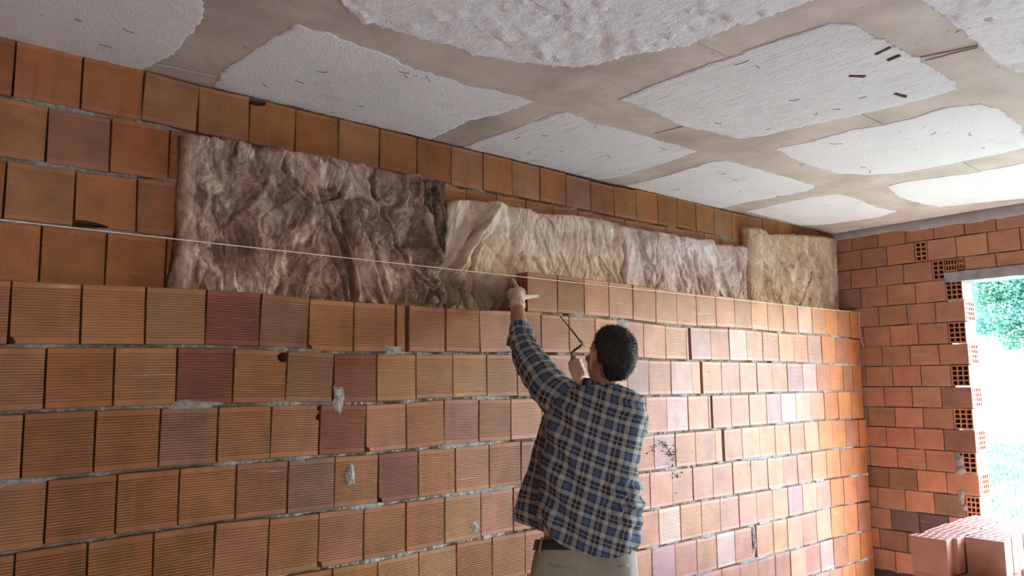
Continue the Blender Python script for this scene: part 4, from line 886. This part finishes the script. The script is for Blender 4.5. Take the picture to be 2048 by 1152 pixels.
# head
HF = (RH * -.48 + DH * .88).normalized(); HU = (ZV + HF * -.30).normalized(); HF = (HF - HU * HF.dot(HU)).normalized(); HS = HU.cross(HF)   # HS: his left
def hp(f, s, u): return HEAD + HF * f + HS * s + HU * u
parts.append(ell(hp(-.012, 0, .028), (HF * .097, HS * .082, HU * .088)))                     # skull
parts.append(ell(hp(.030, 0, -.035), (HF * .066, HS * .066, HU * .080)))                     # face
parts.append(ell(hp(.048, 0, -.090), (HF * .040, HS * .042, HU * .030)))                     # jaw and chin
parts.append(ell(hp(.088, 0, .016), (HF * .016, HS * .045, HU * .012)))                      # brow
parts.append(capsule([hp(.094, 0, .006), hp(.108, 0, -.020), hp(.110, 0, -.030)], [.007, .010, .013], 10, 3))   # nose
for sg in (-1, 1):
    parts.append(ell(hp(.072, sg * .042, -.022), (HF * .022, HS * .020, HU * .018)))         # cheekbone
    ea = [hp(-.006 - .018 * sin(a) , sg * (.090 + .014 * (1 + sin(a)) * .5), -.008 + .034 * cos(a)) for a in [i * pi / 6 - .3 for i in range(8)]]
    parts.append(capsule(ea, [.0075] * 8, 8, 2)); parts.append(ell(hp(-.020, sg * .097, -.012), (HS * (sg * .019) - HF * .015, HF * .005 + HS * (sg * .0045), HU * .034)))
parts.append(capsule([hp(.092, -.020, -.062), hp(.098, 0, -.061), hp(.092, .020, -.062)], [.005, .007, .005], 8, 2))  # lips
# arms
parts.append(capsule([at(1160, 822, 2.99), at(1126, 800, 3.045), L_SH.lerp(L_EL, .5), L_EL], [.052, .052, .046, .040]))
parts.append(capsule([L_EL, L_EL.lerp(L_WR, .25), L_EL.lerp(L_WR, .6), L_WR, L_WR.lerp(at(1034, 595, 3.55), .5)], [.042, .041, .034, .027, .027]))
parts.append(capsule([at(1228, 826, 2.95), at(1255, 826, 2.955), R_SH.lerp(R_EL, .5), R_EL], [.048, .045, .044, .040]))
parts.append(capsule([R_EL, R_EL.lerp(R_WR, .3), R_WR], [.042, .041, .027]))
# legs
for sg in (-1, 1):
    hip = HIPC + RH * .088 * sg; knee = Vector((*(HIPC + RH * .105 * sg + DH * .04)[:2], .47)); ank = Vector((*(HIPC + RH * .12 * sg - DH * .02)[:2], .085))
    parts.append(capsule([hip, hip.lerp(knee, .5), knee, knee.lerp(ank, .35), ank], [.098, .080, .058, .055, .040])); parts.append(capsule([ank, ank + DH * .09 - ZV * .035, ank + DH * .17 - ZV * .045], [.04, .036, .028]))
def face_detail(p):
    d = p - HEAD
    if abs(d.dot(HU)) < .2 and d.length < .2:
        for sg in (-1, 1):
            e = d - (HF * .082 + HS * sg * .032 + HU * .0); q = exp(-(e.length / .014) ** 2); p = p - HF * .009 * q
    return p
body = remesh('body', parts, .0075, M_SKIN, man, 4, face_detail)
for sg in (-1, 1):
    c = hp(.071, sg * .032, .0); e = ell(c, (HF * .0115, HS * .0115, HU * .0115), 14, 10); e.v = [v - MO for v in e.v]
    e.build('eye', simple('eye_white', (.75, .72, .68), .25, .5, .02), man, True)
# --- hair: cap over the skull with short tufts
HC = hp(-.014, 0, .026)
def hairline(l):
    """keep direction l (f, s, u) if it lies behind the hairline"""
    f, s, u = l
    if u > .80: return True
    if f > .62: return u > .70
    if f > -.12: return u > .16 + 1.3 * max(0, f + .02)
    if f > -.30: return u > -.25 + 2.2 * (f + .30)
    return u > -.80
b = MB(); n, m = 72, 48; idx = {}; vs = []; fs = []
for i in range(m + 1):
    t = pi * i / m
    for j in range(n):
        p = 2*pi*j/n; l = Vector((sin(t)*cos(p), sin(t)*sin(p), cos(t)))
        r = 1 + .045 * fbm(l * 4.5, 4) + .03 * noise.noise(l * 16)
        k = .80 if l.z < -.3 else 1
        vs.append(HC + HF * (.110 if l.x < 0 else .097) * l.x * r + HS * .089 * l.y * r * (k if l.z < -.3 else 1) + HU * (.104 if l.z > 0 else .125) * l.z * r)
for i in range(m):
    for j in range(n):
        q = (i*n+j, i*n+(j+1)%n, (i+1)*n+(j+1)%n, (i+1)*n+j)
        t = pi * (i + .5) / m; p = 2*pi*(j + .5)/n; l = (sin(t)*cos(p), sin(t)*sin(p), cos(t))
        if hairline(l): fs.append(q)
b.add([v - MO for v in vs], fs); me = mesh(b.v, b.f, True)
bb = bmesh.new(); bb.from_mesh(me); bmesh.ops.delete(bb, geom=[v for v in bb.verts if not v.link_faces], context='VERTS')
bd = [e for e in bb.edges if e.is_boundary]; ex = bmesh.ops.extrude_edge_only(bb, edges=bd); cc = HC - MO
for v in [g for g in ex['geom'] if isinstance(g, bmesh.types.BMVert)]: v.co = cc + (v.co - cc) * .80
bmesh.ops.recalc_face_normals(bb, faces=bb.faces); bb.to_mesh(me); bb.free()
hair = link('hair', me, M_HAIR, man)
b = MB(); rr = random.Random(11)
for k in range(5200):
    l = Vector((rr.gauss(0,1), rr.gauss(0,1), rr.gauss(0,1))).normalized()
    if not hairline(l) or l.z < -.72: continue
    kk = 1; p = HC + HF * (.110 if l.x < 0 else .097) * l.x + HS * .089 * l.y + HU * (.104 if l.z > 0 else .125) * l.z
    nrm = (HF * l.x + HS * l.y + HU * l.z).normalized(); fl = (HF * .5 - HU * .35 + HS * rr.gauss(0, .5)) if l.z > .3 else (-HU + HS * rr.gauss(0, .3) - HF * .3)
    d = (nrm * rr.uniform(.35, 1.1) + fl * .6).normalized(); L = rr.uniform(.008, .017) * (1.25 if l.z > .5 else .8); s = d.cross(nrm).normalized() * .0011
    p = p - nrm * .003 - MO; mid = p + d * L * .6; tip = mid + (d + fl * .5 + nrm * -.2).normalized() * L * .5
    b.add([p - s, p + s, mid + s * .7, mid - s * .7, tip, p + nrm * .0012], [(0, 1, 2, 3), (3, 2, 4), (0, 5, 3), (5, 1, 2)])
st = link('hair_strands', mesh(b.v, b.f, recalc=False), M_HAIR, hair); st['kind'] = 'stuff'

# --- shirt: back and front as one loose tube, wider at the hem, pulled up on his left by the raised arm
LT_ = [(770, 1158), (778, 1140), (788, 1120), (802, 1104), (820, 1097), (845, 1096), (880, 1091), (918, 1085), (968, 1078), (1011, 1075), (1035, 1075), (1070, 1078), (1120, 1082)]
RT_ = [(770, 1240), (776, 1255), (784, 1270), (795, 1283), (815, 1293), (840, 1293), (876, 1286), (911, 1279), (940, 1274), (968, 1280), (997, 1284), (1026, 1282), (1068, 1279), (1120, 1277)]
HEMB = [(1070, 1030), (1082, 1045), (1095, 1064), (1112, 1081), (1135, 1095), (1160, 1105), (1194, 1113), (1230, 1117), (1258, 1109), (1270, 1098), (1280, 1092)]
def zc_of(u): return ZT + (1185 - u) / 95 * .045
def torso_pt(th, v, inset=0.0):
    l = lerp_tab(LT_, v); r = lerp_tab(RT_, v); cu = (l + r) / 2; hw = (r - l) / 2
    e = .86; cx = abs(cos(th)) ** e * (1 if cos(th) > 0 else -1); sy = abs(sin(th)) ** e * (1 if sin(th) > 0 else -1)
    u = cu + hw * cx; dep = lerp_tab([(770, .068), (785, .095), (815, .122), (900, .132), (1000, .135), (1120, .140)], v)
    P = at(u, v, zc_of(u) - dep * sy); c = at(cu, v, ZT)
    if inset: P = c + (P - c) * (1 - inset)
    return P, u
n, m = 150, 120; vs = []; uvs = []
for i in range(m + 1):
    t = i / m
    for j in range(n + 1):
        th = 2*pi*j/n; u0 = torso_pt(th, 1000)[1]; back = sin(th)
        hem = lerp_tab(HEMB, u0) if back > 0 else 1058 + (lerp_tab(HEMB, u0) - 1058) * max(0, 1 + back * 3)
        v = hem + (770 - hem) * (t ** 1.0); P, u = torso_pt(th, v)
        nrm = (RH * cos(th) - DH * sin(th)).normalized(); f = 0
        # bunched cloth low on his right, long pulls from the left armpit, slack over the shoulder blades
        g = exp(-((u - 1248) / 42) ** 2 - ((v - 1000) / 46) ** 2); f += .017 * g * sin((v + (u - 1240) * .28 + 8 * noise.noise(Vector((u*.03, v*.03, 1)))) / 5.2)
        k = (v - 818) - (u - 1094) * 1.55; g = exp(-((u - 1135) / 60) ** 2) * (1 if v > 830 else max(0, (v - 805) / 25)); f += .012 * g * sin(k / 15 + 1.5 * noise.noise(Vector((u*.02, v*.02, 3))))
        k2 = (v - 770) - (u - 1150) * .42; g = exp(-((v - 812) / 26) ** 2); f += .008 * g * sin(k2 / 6.5 + 2 * noise.noise(Vector((u*.02, v*.03, 7))))
        f += .007 * fbm((u * .022, v * .012, 5), 4) * min(1, (v - 768) / 60)
        f += .004 * sin(th * 9 + 2 * noise.noise(Vector((th, v*.01, 2)))) * max(0, (v - 930) / 150)
        f = max(f, -.007); vs.append(P + nrm * (f + .004) - MO)
        xr = (u - 1185) * 1.955e-3; zz = (900 - v) * 1.955e-3
        g = .42 * xr - .55 * xr * xr if back > -.2 else 0
        uvs.append(((xr if back > 0 else .42 - xr) - .23 * zz + .012, zz + g + .03))
fs = [(i*(n+1)+j, i*(n+1)+j+1, (i+1)*(n+1)+j+1, (i+1)*(n+1)+j) for i in range(m) for j in range(n)]
def sleeve(keys, N, n, u_off, wr):
    P = smoothpath(keys, N); b = len(vs); C = [at(k[0], k[1], k[2]) for k in P]; acc = 0
    ref = ZV
    for i in range(N + 1):
        T = (C[min(i+1, N)] - C[max(i-1, 0)]).normalized(); A = (RH - T * RH.dot(T)).normalized(); B_ = T.cross(A)
        if i: acc += (C[i] - C[i-1]).length
        for j in range(n + 1):
            th = 2*pi*j/n; r = P[i][3] * P[i][2] / FPX
            f = wr * (sin(acc * 95 + 2.2 * sin(th + 1) + 3 * noise.noise(Vector((cos(th)*1.5, sin(th)*1.5, acc*9)))) + .8 * fbm((cos(th)*2, sin(th)*2, acc*12 + u_off), 3))
            vs.append(C[i] + (A * cos(th) + B_ * sin(th)) * (r + f) - MO); uvs.append((th * .058 + u_off, -acc + .02))
    for i in range(N):
        for j in range(n): a = b + i*(n+1)+j; fs.append((a, a+1, a+n+2, a+n+1))
sleeve([(1037, 652, 3.325, 17), (1042, 668, 3.30, 23), (1047, 690, 3.25, 26.5), (1055, 711, 3.20, 30), (1070, 735, 3.14, 35), (1088, 760, 3.08, 38), (1108, 785, 3.03, 41), (1138, 806, 2.98, 42), (1165, 822, 2.95, 36)], 70, 44, .05, .0035)
sleeve([(1238, 842, 3.20, 24), (1258, 858, 3.16, 27), (1262, 850, 3.06, 31), (1262, 836, 2.97, 34), (1255, 826, 2.92, 36), (1235, 822, 2.92, 34)], 40, 40, .31, .003)
shirt = link('shirt', mesh(vs, fs, True, uvs=uvs), M_PLAID, man)
sm = shirt.modifiers.new('cloth_thickness', 'SOLIDIFY'); sm.thickness = .0022; sm.offset = -1
def sheet(name, pts, m, parent, uvf, th=.0022, nsub=24):
    """quad patch between two polylines"""
    A, B_ = pts; vs = []; uvs = []; k = len(A)
    for i in range(k):
        for j in range(nsub + 1):
            p = A[i].lerp(B_[i], j / nsub); vs.append(p - MO); uvs.append(uvf(i, j / nsub, p))
    me = mesh(vs, [(i*(nsub+1)+j, i*(nsub+1)+j+1, (i+1)*(nsub+1)+j+1, (i+1)*(nsub+1)+j) for i in range(k-1) for j in range(nsub)], True, uvs=uvs)
    o = link(name, me, m, parent); s = o.modifiers.new('t', 'SOLIDIFY'); s.thickness = th; s.offset = 0; return o
# left front panel hanging open beyond his side
vv = [818, 840, 876, 905, 929, 958, 986, 1008, 1028, 1040]
lo = [1092, 1085, 1074, 1065, 1057, 1048, 1039, 1031, 1024, 1026]; hi = [1102, 1106, 1104, 1102, 1100, 1096, 1092, 1090, 1090, 1092]
A = smoothpath([(u, v, 3.13) for u, v in zip(lo, vv)], 40); B_ = smoothpath([(u, v + (26 if i == 9 else (14 if i == 8 else 0)), 2.985) for i, (u, v) in enumerate(zip(hi, vv))], 40)
PA = [at(*p) for p in A]; PB = [at(*p) for p in B_]
fl = sheet('front_panel', (PA, PB), M_PLAID, shirt, lambda i, t, p: (t * .13 - .003 * i * .3, -i * .0117 + .03 * t))
for v in fl.data.vertices:
    w = v.co + MO; v.co += (RH * .5 - DH) * .010 * fbm(w * 9, 3)
# rolled cuff and collar
def ring(name, c, T, r, w, th, m, parent, u0=0, tilt=0, wob=.003):
    T = T.normalized(); A = (RH - T * RH.dot(T)).normalized(); B_ = T.cross(A); vs = []; uvs = []; n = 48; pr = [(0, 0), (.0, th), (.25, th*1.25), (.6, th*1.2), (1, th), (1, 0)]
    for j in range(n + 1):
        th_ = 2*pi*j/n
        for k_, (q, o_) in enumerate(pr):
            rr_ = r + o_ + wob * noise.noise(Vector((cos(th_)*2, sin(th_)*2, q*2 + u0)))
            vs.append(c + T * (q * w + tilt * cos(th_)) + (A * cos(th_) + B_ * sin(th_)) * rr_ - MO); uvs.append((th_ * r + u0, q * w + u0))
    k = len(pr); return link(name, mesh(vs, [(j*k+i, j*k+(i+1)%k, (j+1)*k+(i+1)%k, (j+1)*k+i) for j in range(n) for i in range(k)], True, uvs=uvs), m, parent)
ring('rolled_cuff', at(1041, 671, 3.27), L_WR - L_EL, .041, .062, .006, M_PLAID, shirt, .02)
cf = smoothpath([(1022, 662, 3.27), (1016, 676, 3.26), (1013, 690, 3.25)], 8); c2 = smoothpath([(1030, 664, 3.24), (1028, 680, 3.22), (1024, 696, 3.21)], 8)
sheet('cuff_flap', ([at(*p) for p in cf], [at(*p) for p in c2]), M_PLAID, shirt, lambda i, t, p: (t * .03 + .05, i * .008), .004, 6)
ring('collar', at(1200, 780, 2.955), HEAD - NECK + ZV * .03 - RH * .005, .066, .036, .006, M_PLAID, shirt, .13, 0, .002)
# yoke seam and side seam, thin ridges of cloth
def tube_on(name, pts, r, m, parent):
    b = MB(); b.tube([at(*p) - MO for p in smoothpath(pts, 30)], r, 5); return b.build(name, m, parent, True)
# button on the sleeve tab
b = MB(); b.tube([at(1074, 727, 3.065) - MO, at(1074, 727, 3.058) - MO], .0055, 12); b.build('button', M_UNDER, shirt)
# --- undershirt, belt, trousers
vs = []; n = 60; rows_ = 14
for i in range(rows_ + 1):
    v = 985 + (1086 - 985) * i / rows_
    for j in range(n):
        P, u = torso_pt(2*pi*j/n, v, .10); vs.append(P - MO)
o = link('undershirt', mesh(vs, [(i*n+j, i*n+(j+1)%n, (i+1)*n+(j+1)%n, (i+1)*n+j) for i in range(rows_) for j in range(n)], True), M_UNDER, man); s_ = o.modifiers.new('t', 'SOLIDIFY'); s_.thickness = .002
PL = [(1076, 1076), (1098, 1072), (1136, 1060), (1180, 1057), (1260, 1060)]; PR = [(1076, 1269), (1098, 1271), (1136, 1277), (1180, 1280), (1260, 1282)]
def hip_pt(th, v, grow=0.0):
    l = lerp_tab(PL, v); r = lerp_tab(PR, v); cu = (l + r) / 2; hw = (r - l) / 2; e = .88
    cx = abs(cos(th)) ** e * (1 if cos(th) > 0 else -1); sy = abs(sin(th)) ** e * (1 if sin(th) > 0 else -1)
    u = cu + hw * cx; dep = lerp_tab([(1076, .112), (1110, .122), (1150, .136), (1200, .140), (1260, .13)], v); zc = ZT + (1172 - u) / 95 * .02 - dep * sy
    c = at(cu, v, ZT); P = at(u, v, zc); return c + (P - c) * (1 + grow), u
b = MB(); parts = []; vs = []; n = 48; R_ = [1080, 1090, 1100, 1112, 1126, 1142, 1160, 1180, 1205]
for v in R_: vs += [hip_pt(2*pi*j/n, v)[0] for j in range(n)]
k = len(R_); b.add(vs, [(i*n+j, i*n+(j+1)%n, (i+1)*n+(j+1)%n, (i+1)*n+j) for i in range(k-1) for j in range(n)] + [tuple(range(n))[::-1], tuple((k-1)*n+j for j in range(n))]); parts.append(b)
for sg in (-1, 1):
    hip = HIPC + RH * .092 * sg - ZV * .13; knee = Vector((*(HIPC + RH * .11 * sg + DH * .04)[:2], .47)); ank = Vector((*(HIPC + RH * .12 * sg - DH * .02)[:2], .075))
    parts.append(capsule([hip, hip.lerp(knee, .5), knee, knee.lerp(ank, .5), ank], [.112, .098, .083, .078, .075], 20, 3))
def wr(p):
    q = p + Vector((0, 0, 0)); f = .006 * fbm((p.x * 9, p.y * 9, p.z * 6), 3); d = (p - Vector((HIPC.x, HIPC.y, p.z))).normalized(); return p + d * f
remesh('trousers', parts, .009, M_TROUSER, man, 3, wr)
vs = []; n = 72
for v, g in ((1079, .035), (1079, .06), (1089, .065), (1100, .06), (1100, .035)): vs += [hip_pt(2*pi*j/n, v, g)[0] - MO for j in range(n)]
link('belt', mesh(vs, [(i*n+j, i*n+(j+1)%n, ((i+1)%5)*n+(j+1)%n, ((i+1)%5)*n+j) for i in range(5) for j in range(n)], True), M_BELT, man)
for th in (2.55, 1.57, .62):
    b = MB(); P = [hip_pt(th, v, g)[0] - MO for v, g in ((1074, .05), (1077, .085), (1089, .09), (1103, .085), (1108, .045))]; w = (hip_pt(th + .05, 1090, .09)[0] - hip_pt(th - .05, 1090, .09)[0]).normalized() * .006
    nn = Vector((0,0,0)); vs = []
    for p in P: vs += [p - w, p + w]
    o = link('belt_loop', mesh(vs, [(2*i, 2*i+1, 2*i+3, 2*i+2) for i in range(4)], True), M_TROUSER, man); s_ = o.modifiers.new('t', 'SOLIDIFY'); s_.thickness = .003; s_.offset = 0
for pts in ([(2.25, 1128), (2.1, 1133), (1.95, 1136), (1.8, 1138), (1.68, 1137)], [(.95, 1134), (.8, 1132), (.66, 1130)]):
    for g in (.028, ):
        b = MB(); b.tube([hip_pt(th, v, g)[0] - MO for th, v in pts], .0024, 6); b.build('pocket_welt', M_TROUSER, man, True)
for sg in (-1, 1):
    ank = Vector((*(HIPC + RH * .12 * sg - DH * .02)[:2], .10)); 
    ps = [capsule([ank + ZV * .06, ank, ank - ZV * .045], [.055, .055, .052]), capsule([ank - ZV * .052 - DH * .03, ank - ZV * .052 + DH * .10, ank - ZV * .058 + DH * .19], [.046, .047, .040])]
    def flat(p): return Vector((p.x, p.y, max(.001, p.z)))
    bt = remesh('boot', ps, .008, M_BOOT, man, 2, flat)
# --- gloved hands: palm, four unequal bent fingers and a thumb each
def glove(name, chains, palm, m, vox=.0026):
    ps = [capsule(p, r, 12, 4) for p, r in chains] + palm
    return remesh(name, ps, vox, m, man, 3)
z = 3.56
palm = [ell(at(1036, 587, z), ((at(1052, 588, z) - at(1036, 588, z)) * 1.0, (at(1036, 605, z - .03) - at(1036, 575, z + .045)) * .5, FW * .017)),
        capsule([at(1035, 611, 3.49), at(1035, 600, 3.52), at(1036, 588, z)], [.036, .034, .028], 16, 3)]
ch = [([at(1038, 588, z - .005), at(1035, 577, 3.60), at(1030, 568, 3.635), at(1026, 560, 3.66)], [.012, .0105, .0095, .0085]),
      ([at(1031, 587, z), at(1024, 582, 3.60), at(1021, 580, 3.645), at(1022, 580, 3.672)], [.012, .0105, .0095, .0085]),
      ([at(1028, 591, z), at(1020, 587, 3.595), at(1017, 586, 3.635), at(1019, 586, 3.66)], [.0115, .010, .009, .008]),
      ([at(1026, 597, z - .008), at(1019, 595, 3.58), at(1018, 594, 3.615), at(1020, 593, 3.64)], [.0105, .009, .008, .007]),
      ([at(1040, 598, 3.545), at(1051, 594, 3.585), at(1062, 593, 3.635), at(1073, 592, 3.70)], [.0145, .0125, .0105, .0095])]
g1 = glove('glove', ch, palm, M_GLOVE)
ring('glove_cuff', at(1035, 612, 3.488), L_WR - L_EL, .0345, .016, .003, M_GLOVE, g1, .4, 0, .001)
for p, q, r in ((at(1068, 592.4, 3.675), at(1075, 592, 3.705), .0108), (at(1029, 564.5, 3.645), at(1026.5, 560.5, 3.665), .0096)):
    tb = capsule([p, p.lerp(q, .6), q], [r, r, r * .9], 12, 4); tb.v = [v - MO for v in tb.v]; tb.build('rubber_fingertip', M_TIP, g1, True)
# right hand, a fist round the trowel handle
zr = 3.22
H0, H1 = at(1143, 706, 3.235), at(1163, 760, 3.20); hd = (H1 - H0).normalized(); hb = hd.cross(FW).normalized(); hc = at(1156, 738, zr)   # handle axis
fwd = (FW - hd * FW.dot(hd)).normalized(); sd_ = hd.cross(fwd)
palm = [ell(hc + fwd * -.016 + sd_ * -.012 + hd * .01, (hd * .046, sd_ * .026, fwd * .016)), capsule([hc + hd * .03 - sd_ * .01, R_WR.lerp(hc, .4), R_WR], [.028, .030, .033], 14, 3)]
ch = []
for i, (o_, ln) in enumerate(((-.030, 1.0), (-.010, 1.08), (.010, 1.0), (.028, .82))):
    c = hc + hd * o_; pts = [c + (sd_ * -cos(a) - fwd * sin(a)) * .026 * (1 if a < 2.2 else .9) for a in (.5, 1.25, 2.1, 3.0, 3.9)]
    ch.append((pts, [.0115 * ln ** .5, .011, .0105, .0095, .0085]))
ch.append(([hc - sd_ * .02 + hd * .02, hc - sd_ * .026 - hd * .012 + fwd * .010, hc - sd_ * .020 - hd * .035 + fwd * .015, hc - sd_ * .006 - hd * .05 + fwd * .014], [.014, .0125, .011, .0095]))
g2 = glove('glove', ch, palm, M_GLOVE)
ring('glove_cuff', R_WR, R_WR - R_EL, .034, .016, .003, M_GLOVE, g2, .4, 0, .001)
# ------------------------------------------------------------------ trowel
M_STEEL = simple('dark_mortar_stained_steel', (.10, .085, .075), .45, .5, .4, 40, .3, 80, .8)
M_WOOD = simple('worn_wood_handle', (.30, .19, .10), .6, .3, .2, 20)
tr = empty('trowel', H0); TO = tr.location.copy()
a0, a1 = at(1166, 689, 3.215), at(1120, 632, 3.30); ax = (a1 - a0).normalized(); nb = ax.cross(FW).normalized(); wd = nb.cross(ax).normalized()
outl = [(0, .03), (.006, .052), (.02, .062), (.05, .056), (.11, .035), (.155, .014), (.168, 0)]; L = (a1 - a0).length / .168
pts = [(x * L, w) for x, w in outl] + [(x * L, -w) for x, w in outl[-2::-1]]; vs = []
for s in (-.0020, .0020): vs += [a0 + ax * x + wd * w + nb * s - TO for x, w in pts]
k = len(pts); link('blade', mesh(vs, [tuple(range(k))[::-1], tuple(range(k, 2*k))] + [(i, (i+1)%k, k+(i+1)%k, k+i) for i in range(k)]), M_STEEL, tr)
b = MB(); b.tube([a0 + ax * .028 - TO, a0 + ax * .004 - nb * .002 - TO, at(1160, 693, 3.215) - TO, at(1150, 700, 3.225) - TO, H0 - TO, H0.lerp(H1, .12) - TO], [.006, .0058, .0055, .0055, .0055, .0055], 10); b.build('neck', M_STEEL, tr, True)
b = MB(); b.tube([H0.lerp(H1, f) - TO for f in (.10, .13, .3, .6, .9, 1.08, 1.12)], [.008, .012, .013, .0145, .0135, .012, .006], 14); b.build('handle', M_WOOD, tr, True)
tag(tr, "steel trowel with bent neck held edge-on in the man's right hand", 'trowel')
